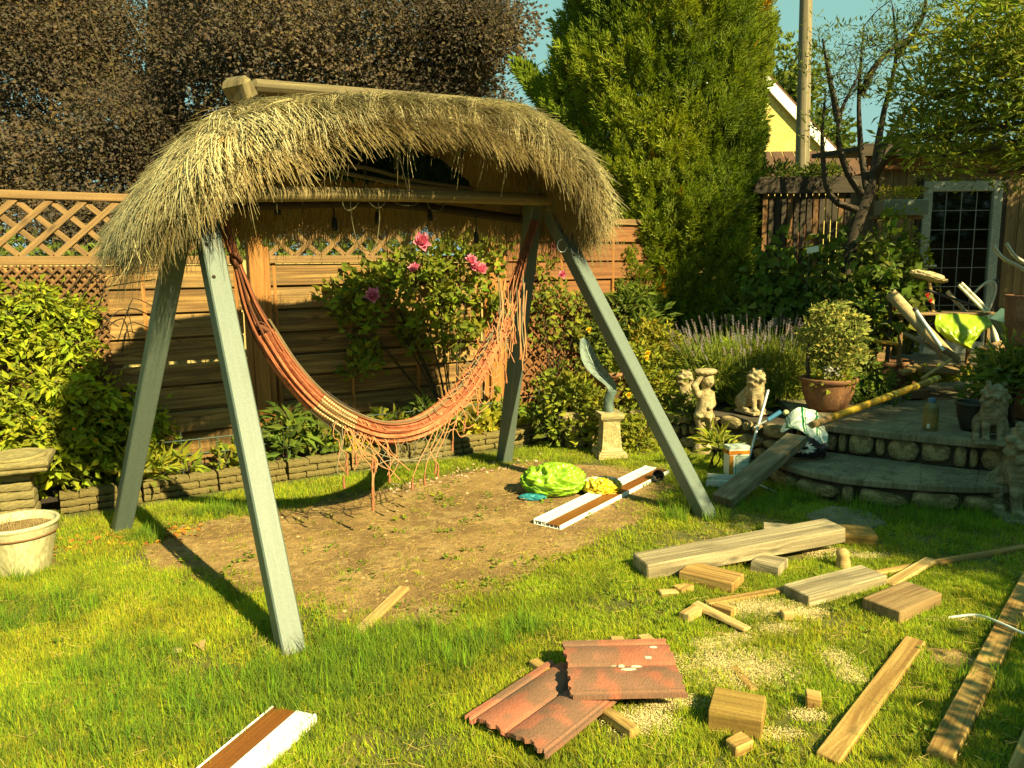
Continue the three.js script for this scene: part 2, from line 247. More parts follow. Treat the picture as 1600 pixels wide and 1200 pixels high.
// ---------- stone edging of the bed ----------
function smoothBox(l, h, w, a, b, c) { const g = new THREE.BoxGeometry(l, h, w, a, b, c), p = g.attributes.position, n = g.attributes.normal; for (let i = 0; i < p.count; i++) { const v = V3(p.getX(i) / l * 2, p.getY(i) / h * 2, p.getZ(i) / w * 2); const e = V3(Math.sign(v.x) * Math.max(0, Math.abs(v.x) - .9) * .4, v.y ** 3 * .25, v.z ** 3 * .2); n.setXYZ(i, ...v.clone().normalize().toArray()); p.setXYZ(i, p.getX(i) * (1 - Math.abs(v.y) ** 4 * .03), p.getY(i) * (1 - .12 * Math.abs(v.z) ** 4), p.getZ(i) * (1 - .1 * Math.abs(v.y) ** 4)); } return g; }
{
  const A = G(95, 806), B = G(835, 692), d = V3().subVectors(B, A), L = d.length(); d.normalize(); const n = V3(-d.z, 0, d.x).multiplyScalar(-1);
  let i = 0;
  const shapes = []; for (let k = 0; k < 10; k++) shapes.push(rough(smoothBox(1, .04, .12, 10, 3, 3), .011, 9, k * 3));
  for (let x = 0; x < L; x += .46, i++) {
    const g = thing('edging_block', ['leftmost', 'second', 'third', 'fourth', 'fifth', 'sixth', 'seventh', 'eighth'][i] + ' layered stone edging block counting from the bird bath', 'edging', A.clone().addScaledVector(d, x + .225), Math.atan2(-d.z, d.x), 'stone edging of the bed');
    g.rotation.z = R(-.012, .012);
    for (let r = 0; r < 3; r++) { let u = -.225; while (u < .2) { const w = Math.min(.225 - u, R(.1, .24)); const s = mesh('stone', shapes[Math.floor(R(10))], M.edging, g); s.scale.set(w - .004, .93, 1); s.position.set(u + w / 2, .024 + r * .042, -.055 + R(-.008, .008) - r * .006); u += w; } }
    footprints.push([g.position.x - n.x * 0, g.position.z, Math.atan2(-d.z, d.x), .25, .12]);
  }
}
// ---------- low wire border fence in the bed ----------
{
  const wire = plain(.045, .075, .06, .6);
  const T = [.3, 1.02, 1.74, 2.46, 3.18, 3.9];
  for (let i = 0; i < 5; i++) {
    const g = thing('wire_border', ['leftmost', 'second', 'middle', 'fourth', 'rightmost'][i] + ' panel of the low dark wire border in the bed', 'border', fenceAt(T[i], .075, .24), 0, 'low wire border panels'), o = g.position, h = .33 + R(.03);
    for (let k = 0; k <= 6; k++) { const t = lerp(T[i], T[i + 1] - .03, k / 6); mesh('upright', rod(fenceAt(t, 0.03, .24), fenceAt(t, h + .06 * (k % 3 == 0), .24), .004, 5).translate(-o.x, -o.y, -o.z), wire, g); }
    for (const y of [h, h - .1]) mesh('rail', rod(fenceAt(T[i], y, .245), fenceAt(T[i + 1] - .03, y - .01, .245), .005, 5).translate(-o.x, -o.y, -o.z), wire, g);
  }
}
// ---------- raised bed on the right, its dry stone wall, the steps and the terrace ----------
const boulders = []; for (let k = 0; k < 8; k++) { const g = new THREE.IcosahedronGeometry(.5, 2), p = g.attributes.position; for (let i = 0; i < p.count; i++) { const v = V3(p.getX(i), p.getY(i), p.getZ(i)).multiplyScalar(2); const q = c => Math.sign(c) * Math.pow(Math.abs(c), .55) * .5; p.setXYZ(i, q(v.x), q(v.y), q(v.z)); } g.computeVertexNormals(); const r = rough(g, .09, 2.6, k * 11), uu = r.attributes.uv; for (let i = 0; i < p.count; i++) uu.setXY(i, p.getX(i) * .25 + k, p.getY(i) * .2 + p.getZ(i) * .1); boulders.push(r); }
function stoneWall(name, label, path, h0, h1, row, gap, mat = M.wallStone) { // courses of rough stones in front of a mortar core
  const g = thing(name, label, 'wall', path[0].clone().setY(h0)), o = g.position, c = new THREE.CatmullRomCurve3(path, false, 'centripetal'), L = c.getLength();
  const N = 16; const pts = []; for (let i = 0; i <= N; i++) pts.push(c.getPointAt(i / N)); const back = []; for (let i = N; i >= 0; i--) { const t = c.getTangentAt(i / N); back.push([pts[i].x + t.z * .16, pts[i].z - t.x * .16]); }
  const front = pts.map((p, i) => { const t = c.getTangentAt(i / N); return [p.x + t.z * .02, p.z - t.x * .02]; });
  mesh('mortar_core', planUV(flatPoly([...front, ...back], h1 - .012, h1 - h0 - .012)).translate(-o.x, -o.y, -o.z), M.mortar, g);
  const rows = Math.max(1, Math.round((h1 - h0) / row)), rh = (h1 - h0) / rows;
  for (let r = 0; r < rows; r++) { let s = R(.04); while (s < L - .03) { const w = Math.min(R() < .3 ? R(.06, .1) : R(.12, .3), L - s), p = c.getPointAt((s + w / 2) / L), t = c.getTangentAt((s + w / 2) / L), m = mesh('stone', boulders[Math.floor(R(8))], mat, g); m.position.set(p.x - o.x - t.z * .0, h0 - o.y + rh * (r + .5) + R(-.008, .008), p.z - o.z); m.scale.set(w - gap, rh - gap * R(.2, 2.2), R(.06, .11)); m.rotation.set(R(-.06, .06), Math.atan2(-t.z, t.x) + R(-.12, .12), R(-.14, .14)); s += w; } }
  return g;
}
const W = [V3(.38, 0, -6.05), V3(.8, 0, -6.12), V3(1.35, 0, -6.08), V3(1.72, 0, -5.75), V3(1.98, 0, -5.35)];
stoneWall('stone_wall', 'low rough stone wall of the raised bed behind the cherub', W, 0, .3, .11, .02);
struct('raised_bed', planUV(flatPoly([[.36, -6.1], [.8, -6.17], [1.35, -6.13], [1.75, -5.8], [2.0, -5.4], [2.6, -5.6], [3.2, -9], [-.2, -9], [.2, -6.9]], .285, .27)), M.bed);
const s1 = [V3(1.74, 0, -5.16), V3(1.80, 0, -4.86), V3(1.98, 0, -4.58), V3(2.28, 0, -4.42), V3(2.62, 0, -4.34), V3(2.98, 0, -4.32)];
const s2 = [V3(2.0, 0, -5.38), V3(2.2, 0, -5.18), V3(2.52, 0, -4.92), V3(2.98, 0, -4.64), V3(3.4, 0, -4.5)];
stoneWall('step_riser', 'stone riser of the lower curved garden step', s1, 0, .128, .14, .03);
stoneWall('step_riser', 'stone riser of the upper garden step in the shade', s2, .17, .318, .16, .018);
{ // slabs of the lower step
  const g = thing('lower_step', 'curved lower step of paving slabs beside the lawn', 'step', V3(2.3, .13, -4.7)), o = g.position;
  const a = new THREE.CatmullRomCurve3(s1), b = new THREE.CatmullRomCurve3(s2), n = 6;
  for (let i = 0; i < n; i++) { const P = []; for (let k = 0; k <= 4; k++) { const t = (i + .012 + k / 4 * .976) / n, p = a.getPoint(t), q = a.getTangent(t); P.push([p.x - q.z * .035, p.z + q.x * .035]); } for (let k = 4; k >= 0; k--) { const t = (i + .012 + k / 4 * .976) / n * .86, p = b.getPoint(t), q = b.getTangent(t); P.push([p.x - q.z * .02, p.z + q.x * .02]); } mesh('slab', planUV(flatPoly(P, .17 + R(-.002, .002), .03)).translate(-o.x, -o.y, -o.z), M.paving, g); }
  mesh('rubble_fill', planUV(flatPoly([...s1.map(p => [p.x + .03, p.z - .05]), ...[...s2].reverse().map(p => [p.x, p.z])], .13, .12)).translate(-o.x, -o.y, -o.z), M.mortar, g);
  const g2 = thing('terrace_edge', 'paving slabs along the edge of the upper terrace step', 'step', V3(2.6, .32, -5)), o2 = g2.position, c = b;
  for (let i = 0; i < 4; i++) { const P = []; for (let k = 0; k <= 4; k++) { const t = (i + .008 + k / 4 * .984) / 4, p = c.getPoint(t), q = c.getTangent(t); P.push([p.x - q.z * .045, p.z + q.x * .045]); } for (let k = 4; k >= 0; k--) { const t = (i + .008 + k / 4 * .984) / 4, p = c.getPoint(t); P.push([p.x + .30, p.z - .36]); } mesh('slab', planUV(flatPoly(P, .36, .035)).translate(-o2.x, -o2.y, -o2.z), M.paving, g2); }
}
struct('terrace', planUV(flatPoly([[2.1, -5.45], [2.5, -5.1], [2.98, -4.85], [3.4, -4.7], [8, -4.6], [8, -9], [2.6, -9]], .345, .34)), M.paving);
{ // next level with a timber-faced step up to the shed
  struct('terrace', planUV(flatPoly([[3.1, -6.75], [8, -6.7], [8, -9.2], [3.1, -9.2]], .52, .17)), M.paving);
  const g = thing('step_board', 'brown timber facing of the step below the shed', 'step', V3(4.2, .36, -6.7));
  mesh('facing', cbox(2.4, .13, .03).translate(0, .07, 0), M.fenceRed, g); mesh('tread', cbox(2.4, .03, .22).translate(0, .165, -.08), M.brownWood, g);
}
single('stepping_stone', planUV(flatPoly(ragged([[1258, 808], [1300, 795], [1350, 800], [1382, 820], [1350, 832], [1290, 828]].map(a => xz(G(...a))), .03, 8, 5), .018, .012)), M.paving, 'flat grey stepping stone in the shaded lawn by the steps', 'paving stone');
// ---------- foliage tools ----------
function leafGeo(l, w, fold = .25, droop = .2) { const P = [], y = -droop * l; const a = [0, 0, 0], m1 = [-w / 2, fold * w, l * .45], m2 = [w / 2, fold * w, l * .45], m = [0, y * .3, l * .5], t = [0, y, l]; P.push(...a, ...m, ...m1, ...a, ...m2, ...m, ...m1, ...m, ...t, ...m2, ...t, ...m); return fromTris(P); }
function leafCluster(n, leaf, spread, { up = .3, vary = .3, flat = 0 } = {}) { // a sprig: leaves pointing outwards from a few twigs
  const a = [];
  for (let i = 0; i < n; i++) {
    const d = V3(R(-1, 1), R(-1, 1) * (1 - flat) + up, R(-1, 1)).normalize(), g = leaf().applyMatrix4(new THREE.Matrix4().makeScale(...Array(3).fill(R(.7, 1.25))));
    const m = new THREE.Matrix4().makeBasis(...(() => { const z = d, x = V3(R(-1, 1), R(-.4, .4), R(-1, 1)).cross(z).normalize(), y = V3().crossVectors(z, x); return [x, y, z]; })());
    m.setPosition(d.clone().multiplyScalar(spread * Math.cbrt(R())).add(V3(R(-.3, .3), R(-.3, .3), R(-.3, .3)).multiplyScalar(spread))); g.applyMatrix4(m);
    const k = 1 - vary + R(2 * vary); a.push(tint(g, [k * R(.85, 1.2), k, k * R(.7, 1.1)]));
  }
  return merge(a);
}
const q0 = new THREE.Quaternion(), e0 = new THREE.Euler(), m0 = new THREE.Matrix4();
function scatter(name, parent, geo, mat, list) { // list of [pos, scale, quaternion | null, [r, g, b]]
  const im = new THREE.InstancedMesh(geo, mat, list.length); im.name = name; im.castShadow = im.receiveShadow = true; const c = new THREE.Color();
  list.forEach(([p, s, q, k], i) => { if (!q) q = q0.setFromEuler(e0.set(R(-.5, .5), R(6.28), R(-.5, .5))); im.setMatrixAt(i, m0.compose(p, q, typeof s === 'number' ? V3(s, s, s) : s)); im.setColorAt(i, c.setRGB(...(k || [1, 1, 1]))); });
  parent.add(im); return stuff(im);
}
const quatOf = (x, y, z) => new THREE.Quaternion().setFromRotationMatrix(m0.makeBasis(x, y, z));
const barkM = grit([92, 78, 54], [60, 50, 34], 71, { f: 8, bump: .01, size: .6 });
const inLobe = ([c, r], hollow = .45) => { const d = V3(R(-1, 1), R(-1, 1), R(-1, 1)); while (d.length() > 1 || d.length() < .05) d.set(R(-1, 1), R(-1, 1), R(-1, 1)); d.normalize(); const k = lerp(hollow, 1, Math.sqrt(R())); return V3(c.x + d.x * r.x * k, c.y + d.y * r.y * k, c.z + d.z * r.z * k); };

// ---------- copper beech beyond the fence ----------
{
  const g = thing('copper_beech', 'huge copper beech with dark purple brown leaves beyond the fence', 'tree', V3(-6.5, 0, -15));
  mesh('trunk', limb([V3(0, -.2, 0), V3(.1, 2, .1), V3(0, 4.2, 0), V3(.2, 7, 0)], .5, .2, 10, 10, .2), barkM, g);
  const lobes = []; seed = 11;
  for (let i = 0; i < 70; i++) { const a = R(6.28), e = Math.asin(R(-.75, 1)), r = R(.75, 1); lobes.push([V3(Math.cos(a) * Math.cos(e) * 5.2 * r - .2, 5.2 + Math.sin(e) * 4.9 * r, Math.sin(a) * Math.cos(e) * 4.2 * r), V3(R(.7, 1.4), R(.45, .85), R(.8, 1.3))]); }
  for (const [x, y] of [[60, 250], [30, 60], [180, 200], [260, 260], [120, 130], [330, 60], [440, 40], [560, 60], [620, 130], [690, 70], [640, 10], [300, 180], [200, 40], [80, 20], [480, 110], [760, 30], [745, 60], [715, 20], [720, 105], [700, 160], [390, 90], [20, 190], [150, 290], [40, 280]]) { const dep = R(11.5, 13.2), q = D(x, y, dep).sub(g.position); const e = x > 700 ? .5 : 1; lobes.push([q, V3(R(.7, 1.2) * e, R(.5, .85) * e, .7)]); }
  for (let i = 0; i < 26; i++) { const l = lobes[i * 2][0]; mesh('branch', limb([V3(0, 2 + R(3), 0), V3(l.x * .4, lerp(3, l.y, .6), l.z * .4), l.clone()], .12, .03, 6, 7, .1), barkM, g); }
  const twigM = grit([124, 108, 74], [92, 80, 54], 72, { f: 8, bump: .01, size: .6 });
  for (let i = 0; i < 24; i++) { const x = R(10, 720), y = R(10, 250), a = D(x, y, R(11.8, 13)).sub(g.position), e = a.clone().add(V3(R(-.9, .9), R(.3, 1.1), R(-.2, .5))); mesh('branch', limb([a.clone().add(V3(R(-.3, .3), -.9, -.8)), a, a.clone().lerp(e, .5).add(V3(R(-.15, .15), .05, 0)), e], .02, .006, 5, 9, .1), twigM, g); }
  const list = [];
  for (let i = 0; i < 17000; i++) { const l = lobes[Math.floor(R(lobes.length))], p = inLobe(l, .3), k = .55 + .9 * noise(p.x * .9 + 30, p.y * .9 + 30, p.z * .9 + 30.5) + R(-.06, .06); const w = R(); list.push([p, R(.45, 1.5), null, w < .2 ? [k * 1.25, k * 1.15, k * .75] : [k, k * .95, k]]); }
  scatter('crown', g, leafCluster(32, () => leafGeo(.052, .036, .15), .26, { flat: .45, up: 0, vary: .2 }), leafy(.115, .094, .062, .5), list);
}
// ---------- tall conifer ----------
{
  seed = 12;
  const g = thing('conifer', 'tall dense bright green conifer standing behind the raised bed', 'tree', V3(1.55, .28, -8.3));
  mesh('trunk', limb([V3(0, -.1, 0), V3(.05, 2.5, 0), V3(0, 6.4, 0)], .16, .04, 9, 8, .2), barkM, g);
  const sprig = (() => { const a = []; for (let i = 0; i < 22; i++) { const f = i / 22, s = i % 2 ? 1 : -1, l = lerp(.11, .05, f) * R(.8, 1.2), b = leafGeo(l, .016, .1, .1); b.rotateY(s * lerp(.95, .25, f) + R(-.25, .25)); b.rotateX(R(-.45, .45)); b.translate(R(-.012, .012), R(-.015, .015), f * .17); const k = R(.75, 1.2); a.push(tint(b, [k * R(.85, 1.15), k, k * .8])); } return merge(a); })();
  const radius = (a, y) => { const t = y / 6.2; let r = 1.1 * Math.pow(Math.max(0, 1 - Math.pow(t, 4)), .6) * (y < .9 ? lerp(.86, 1, y / .9) : 1); r *= .88 + .55 * (fbm(Math.cos(a) * 1.6 + 20, y * 1.15 + 20, Math.sin(a) * 1.6 + 20.5, 3) - .5) + .12 * (noise(Math.cos(a) * 5 + 9, y * 4 + 7, Math.sin(a) * 5 + 9.3) - .5); return r; };
  const list = [];
  for (let i = 0; i < 30000; i++) {
    const a = R(6.283), y = R(-.05, 6.1), k = lerp(.68, 1.03, Math.pow(R(), .4)), rr = radius(a, y) * k, out = V3(Math.cos(a), 0, Math.sin(a)), p = out.clone().multiplyScalar(rr).setY(y);
    const z = out.clone().multiplyScalar(R(.5, .9)).add(V3(R(-.5, .5), R(.55, 1.1), R(-.5, .5))).normalize(), x = V3(R(-1, 1), R(-1, 1), R(-1, 1)).cross(z).normalize(), yy = V3().crossVectors(z, x);
    const n = noise(p.x * 1.7 + 30, p.y * 1.7 + 30, p.z * 1.7 + 30.5), c = .5 + .95 * n + R(-.12, .12), dead = R() < .006;
    list.push([p, R(.55, 1.05), quatOf(x, yy, z), dead ? [2.2, .9, .5] : [c * lerp(.75, 1.15, n), c, c * .8]]);
  }
  for (let i = 0; i < 160; i++) { const t = R(), p = V3(-.95, 2.55, .2).lerp(V3(-1.38, 3.1, .15), t).add(V3(R(-.12, .12), R(-.14, .14), R(-.12, .12)).multiplyScalar(1.2 - t)); list.push([p, R(.8, 1.2), quatOf(...(() => { const z = V3(-.5 + R(-.5, .5), .8, R(-.4, .4)).normalize(), x = V3(0, 0, 1).cross(z).normalize(); return [x, V3().crossVectors(z, x), z]; })()), [.8, .9, .7]]); }
  scatter('crown', g, sprig, leafy(.21, .245, .014, .38), list);
}
// ---------- far trees ----------
function farTree(label, pos, r, n, col, s) {
  seed = s; const g = thing('broadleaf_tree', label, 'tree', pos, 0, 'trees far behind the garden');
  mesh('trunk', limb([V3(0, -.2, 0), V3(.1, r.y * .6, 0), V3(0, r.y * 1.4, 0)], .3, .1, 8, 6, .2), barkM, g);
  const lobes = []; for (let i = 0; i < 22; i++) lobes.push([V3(R(-1, 1) * r.x * .75, r.y * (1.2 + R(-.8, .8)), R(-1, 1) * r.z * .7), V3(r.x * R(.25, .5), r.y * R(.2, .35), r.z * .4)]);
  const list = []; for (let i = 0; i < n; i++) list.push([inLobe(lobes[Math.floor(R(22))], .3), R(.8, 1.4), null, (k => [k, k, k * .8])(R(.7, 1.25))]);
  scatter('crown', g, leafCluster(12, () => leafGeo(.2, .14), .4, { flat: .3 }), leafy(...col, .4), list);
}
farTree('yellow green tree peeping over the thatch beside the conifer', V3(-.3, 0, -30), V3(2.2, 2.9, 2), 900, [.2, .22, .03], 21);
farTree('bright green tree behind the yellow gable', V3(11.5, 0, -32), V3(4.2, 4.4, 3), 2200, [.12, .17, .025], 22);
{ // greenery between the two fences
  seed = 23; const g = thing('hedge', 'strip of green shrubs glimpsed through the fence lattice', 'hedge', fenceAt(.3, 0, -3));
  mesh('stem', limb([V3(0, 0, 0), V3(.05, .6, 0), V3(0, 1.2, 0)], .05, .02), barkM, g);
  const list = []; for (let i = 0; i < 900; i++) { const p = fenceAt(R(-3, 4), R(.5, 1.7), R(-3.4, -2.6)).sub(g.position); list.push([p, R(.8, 1.3), null, (k => [k, k, k])(R(.6, 1.2))]); }
  scatter('foliage', g, leafCluster(14, () => leafGeo(.08, .05), .16), leafy(.12, .16, .02, .4), list);
}
// ---------- yellow house, pole, wires ----------
{
  const z = -24, g = thing('yellow_house', 'yellow rendered house gable with white bargeboard', 'house', V3(7.5, 0, z)), o = g.position, P = (x, y) => D(x, y, 24).sub(o);
  const render = grit([236, 214, 128], [224, 200, 112], 81, { f: 3, bump: .002, size: 3 });
  const apex = P(1150, 78), eR = P(1325, 268), eL = apex.clone().add(V3(apex.x - eR.x, eR.y - apex.y, 0));
  const s = new THREE.Shape([[eL.x + .2, 0], [eR.x - .2, 0], [eR.x - .2, eR.y + .1], [apex.x, apex.y - .1], [eL.x + .2, eL.y + .1]].map(a => new THREE.Vector2(...a)));
  mesh('wall', new THREE.ExtrudeGeometry(s, { depth: 6, bevelEnabled: false }).translate(0, 0, -6), render, g);
  const roofM = grit([120, 84, 60], [92, 64, 46], 82, { bump: .02 });
  for (const e of [eL, eR]) { const d = V3().subVectors(e, apex), len = d.length() + .4, a = Math.atan2(d.y, Math.abs(d.x)); const sd = Math.sign(d.x);
    mesh('roof', cbox(len, .14, 6.2).translate(len / 2, .1, 0).rotateZ(sd > 0 ? a : Math.PI - a).translate(apex.x, apex.y + .04, -3.0), roofM, g);
    mesh('bargeboard', cbox(len, .26, .06).translate(len / 2, -.02, 0).rotateZ(sd > 0 ? a : Math.PI - a).translate(apex.x, apex.y, .14), M.white, g); }
  // tiled lean-to in front
  const t = thing('tiled_roof', 'brown tiled lean-to roof below the yellow gable', 'roof', V3(D(1255, 260, 20).x, 0, -20)), w = 3.6, A = D(1255, 236, 20).y - 0, B = D(1255, 300, 19).y, run = 1.6, sl = Math.atan2(A - B, run), n = 7;
  mesh('wall', cbox(w, B, 1.6).translate(0, B / 2 - .02, -.5), render, t);
  const tileG = rough(cbox(.275, .035, .42, .01), .004, 8), tm = [grit([116, 80, 54], [92, 62, 42], 83), grit([100, 70, 48], [80, 56, 40], 84)], slope = Math.hypot(run, A - B);
  for (let r = 0; r < n; r++) for (let c = 0; c < 12; c++) { const m = mesh('tile', tileG, tm[Math.floor(R(2))], t), f = (r + .5) / n; m.position.set(-w / 2 + .15 + c * .3, lerp(B, A, f) + .03, .9 - run * f); m.rotation.x = sl + .14; }
}
{
  const a = D(1259, 20, 13), b = D(1253, 276, 13), d = V3().subVectors(a, b), f = b.clone().addScaledVector(d, -b.y / d.y), t = a.clone().addScaledVector(d, .5);
  const g = thing('telegraph_pole', 'tall grey wooden telegraph pole beside the yellow gable', 'pole', V3(f.x, 0, f.z));
  mesh('shaft', limb([V3(0, 0, 0), V3().lerpVectors(f, t, .5).sub(f), t.clone().sub(f)], .125, .095, 14, 12, .04), M.sleeper, g);
  mesh('cross_arm', cbox(1.4, .1, .1).translate(t.x - f.x, t.y - .3, .12), M.log, g);
}
for (let i = 0; i < 4; i++) {
  const a = D(700, [172, 196, 222, 240][i], 26), b = D(1000, [6, 24, 42, 62][i], 20), m = V3().lerpVectors(a, b, .5); m.y -= .12;
  single('overhead_wire', tube([a, m, b], .011, 4, 20), plain(.03, .03, .03), ['topmost', 'second', 'third', 'lowest'][i] + ' of the thin overhead wires left of the conifer', 'wire', 'overhead wires');
}
// ---------- thatched hammock frame ----------
const FL = G(455, 1016), BL = G(190, 828), FR = G(1105, 808), BR = G(788, 720);
const AL = V3(-1.40, 1.74, -3.50), AR = V3(.20, 1.86, -5.02);
const UX = V3(.81, 0, -.588), VX = V3(-.588, 0, -.81); // along the ridge, towards the fence
const CC = V3(-.68, 0, -4.25), loc = (u, y, v) => CC.clone().addScaledVector(UX, u).addScaledVector(VX, v).setY(y);
{
  seed = 31;
  const g = thing('hammock_shelter', 'grey painted A-frame hammock stand with a shaggy thatched roof', 'garden shelter', V3(CC.x, 0, CC.z)), o = g.position;
  const put = (name, geo, m) => mesh(name, geo.translate(-o.x, -o.y, -o.z), m, g);
  const up = (F, A, dx) => { const d = V3().subVectors(A, F); return F.clone().addScaledVector(d, 1.06).add(UX.clone().multiplyScalar(dx)); };
  const leg = (F, A, dx, out) => { const foot = F.clone().addScaledVector(V3().subVectors(A, F), -.012); const l = put('leg', bar(foot, up(F, A, dx), .092, .088, out, .006), M.paint); footprints.push([F.x, F.z, 0, .05, .05]); return l; };
  leg(FL, AL, .03, VX); leg(BL, AL, -.05, VX); leg(FR, AR, .04, VX); leg(BR, AR, -.06, VX);
  for (const [F, A] of [[FL, AL], [FR, AR]]) for (const t of [.9, .82]) { const p = F.clone().lerp(A, t).addScaledVector(VX, -.05); put('bolt', new THREE.SphereGeometry(.009, 8, 6).translate(p.x, p.y, p.z), M.darkWood); }
  // top pole, rear pole, cross pieces at the apexes
  put('top_pole', limb([D(335, 303, 3.28), D(590, 304, 4.0), D(862, 312, 4.92)], .034, .036, 12, 14, .06), M.log);
  const ties = [[AL, -.05], [AR, .05]];
  put('rear_pole', limb([D(345, 322, 3.8), D(600, 318, 4.55), D(835, 345, 5.2)], .026, .028, 10, 10, .06), M.darkWood);
  for (const A of [AL, AR]) put('apex_block', bar(A.clone().addScaledVector(VX, -.17).setY(A.y + .0), A.clone().addScaledVector(VX, .17).setY(A.y), .05, .1), M.paint);
  for (const [A, s] of [[AL, 1], [AR, -1]]) put('upright', bar(A.clone().setY(A.y - .05), A.clone().addScaledVector(UX, .1 * s).setY(A.y + .2), .05, .06, VX), M.darkWood);
  // roof surface: from the ridge (s = 0) to the eave (s = 1) all round
  const RID = .74, eave = th => { const c = Math.cos(th), q = Math.sin(th), n = 3.2, r = Math.pow(Math.pow(Math.abs(c) / (c > 0 ? 1.34 : 1.29), n) + Math.pow(Math.abs(q) / .66, n), -1 / n); return [c * r, q * r * (q < 0 ? lerp(1, .8, clamp(1.4 - Math.abs(c * r))) : 1)]; };
  const eaveY = (u, v) => { const e = u / 1.36, f = v < 0 ? 1.62 + .60 * Math.pow(Math.max(0, 1 - Math.abs(e) ** 2.4), .8) : 1.66 + .2 * Math.pow(Math.max(0, 1 - e * e), .6); return f + .055 * e - .03 * (e < 0 ? e * e : 0); };
  const roofP = (th, s, off = 0) => { const [eu, ev] = eave(th), ru = clamp(eu, -RID, RID) * .98, u = lerp(ru, eu, s), v = ev * s, y1 = eaveY(eu, ev), top = 2.29 + .09 * u / RID * Math.min(1, RID / Math.max(.001, Math.abs(u))), pw = v < 0 && Math.abs(eu) < 1 ? 1.45 : 1.5; const y = lerp(top, y1, Math.pow(s, pw) * .88 + s * .12) + .03 * (noise(u * 3 + 9, v * 3 + 9) - .5); return loc(u, y + off, v); };
  const N = 72, K = 10; const shell = (off, flip, rag) => { const P = []; for (let i = 0; i < N; i++) for (let k = 0; k < K; k++) { const a = i / N * 6.28318, b = (i + 1) / N * 6.28318, s = k / K, t = (k + 1) / K, A = roofP(a, s, off), B = roofP(b, s, off), C = roofP(b, t, off), E = roofP(a, t, off); for (const v of flip ? [A, C, B, A, E, C] : [A, B, C, A, C, E]) P.push(v.x, v.y, v.z); } return fromTris(P, P.flatMap((x, i) => i % 3 === 0 ? [x * 2, P[i + 2] * 2] : [])); };
  const strawUnder = grit([146, 108, 58], [112, 80, 40], 91, { f: 4, fine: 200, bump: .006, size: .4 });
  put('roof_lining', merge([shell(-.035, false), shell(-.055, true)]), strawUnder);
  // straw blades: curved, three-sided
  const straw = (L, w, bend) => { const P = [], n = 4, ring = i => { const t = i / n, r = w * (1 - t * .75); return [0, 1, 2].map(k => [Math.cos(k * 2.09) * r, -bend * t * t * L + Math.sin(k * 2.09) * r * .45, t * L]); }; for (let i = 0; i < n; i++) { const a = ring(i), b = ring(i + 1); for (let k = 0; k < 3; k++) { const l = (k + 1) % 3; P.push(...a[k], ...b[k], ...b[l], ...a[k], ...b[l], ...a[l]); } } return fromTris(P); };
  const strawTuft = (L, w, n, sp, bend) => merge(Array.from({ length: n }, () => { const k = R(.75, 1.2), b = straw(L * R(.6, 1.25), w * R(.6, 1.2), bend + R(-.3, .5)); b.rotateY(R(-.34, .34)).rotateX(R(-.2, .14)).translate(R(-sp, sp), R(-.012, .012), R(-.05, .05)); return tint(b, [k, k * R(.94, 1.02), k * R(.8, 1.05)]); }));
  const strawM = new THREE.MeshStandardMaterial({ color: lin(.40, .35, .18), roughness: .75, vertexColors: true });
  const frameAt = (th, s) => { const e = .02, p = roofP(th, s), d = roofP(th, Math.min(1, s + e)).sub(roofP(th, Math.max(0, s - e))).normalize(), a = roofP(th + e, s).sub(roofP(th - e, s)).normalize(); const n = V3().crossVectors(a, d); if (n.y < 0) n.negate(); n.normalize(); return [p, d, n]; };
  const top = [], fringe = [], lining = [];
  const pick = () => { for (;;) { const th = R(6.283), s = Math.sqrt(R()); const [u, v] = eave(th); if (R() < Math.hypot(u, v) / 1.4 + .25) return [th, s]; } };
  for (let i = 0; i < 5200; i++) {
    const [th, s0] = pick(), [eu, ev] = eave(th), mid = ev < 0 ? clamp(1.25 - Math.abs(eu)) : 0, s = s0 * lerp(.93, .78, mid), [p, d, n] = frameAt(th, s), j = V3(R(-.3, .3) + 1.1 * (noise(p.x * 7 + 20, p.y * 7 + 20, p.z * 7 + 20.5) - .5), R(-.25, .2) - .75 * s ** 3, R(-.3, .3) + 1.1 * (noise(p.x * 7 + 60, p.y * 7 + 60, p.z * 7 + 60.5) - .5)), z = d.clone().add(j.addScaledVector(n, -j.dot(n) * .85)).addScaledVector(n, R(-.02, .13)).normalize(), x = V3().crossVectors(n, z).normalize(), y = V3().crossVectors(z, x);
    p.addScaledVector(n, R(-.02, .035)); const k = .5 + .75 * noise(p.x * 5 + 40, p.y * 4 + 40, p.z * 4 + 40.5) + R(-.12, .12); const old = R() < .12;
    top.push([p.sub(o), R(.55, 1.05) * lerp(1, .72, mid), quatOf(x, y, z), old ? [k * .9, k * .72, k * .55] : [k, k, k]]);
  }
  for (let i = 0; i < 1500; i++) { // hanging fringe along the eave, in bunches
    const th = R(6.283); if (noise(th * 11 + 3, 5) < .5) continue; const [u, v] = eave(th), s = R(.86, 1.02), [p, d] = frameAt(th, Math.min(1, s)), front = v < 0, out = d.clone().setY(0).normalize(), z = V3(0, -1, 0).addScaledVector(out, R(.05, .75)).add(V3(R(-.28, .28), 0, R(-.28, .28))).normalize(), x = V3(R(-1, 1), R(-.2, .2), R(-1, 1)).cross(z).normalize(), y = V3().crossVectors(z, x); p.y -= .02;
    const k = R(.6, 1.1); fringe.push([p.sub(o), R(.3, front ? .8 : .9) * (R() < .1 ? 1.5 : 1), quatOf(x, y, z), [k, k * .95, k * .85]]);
  }
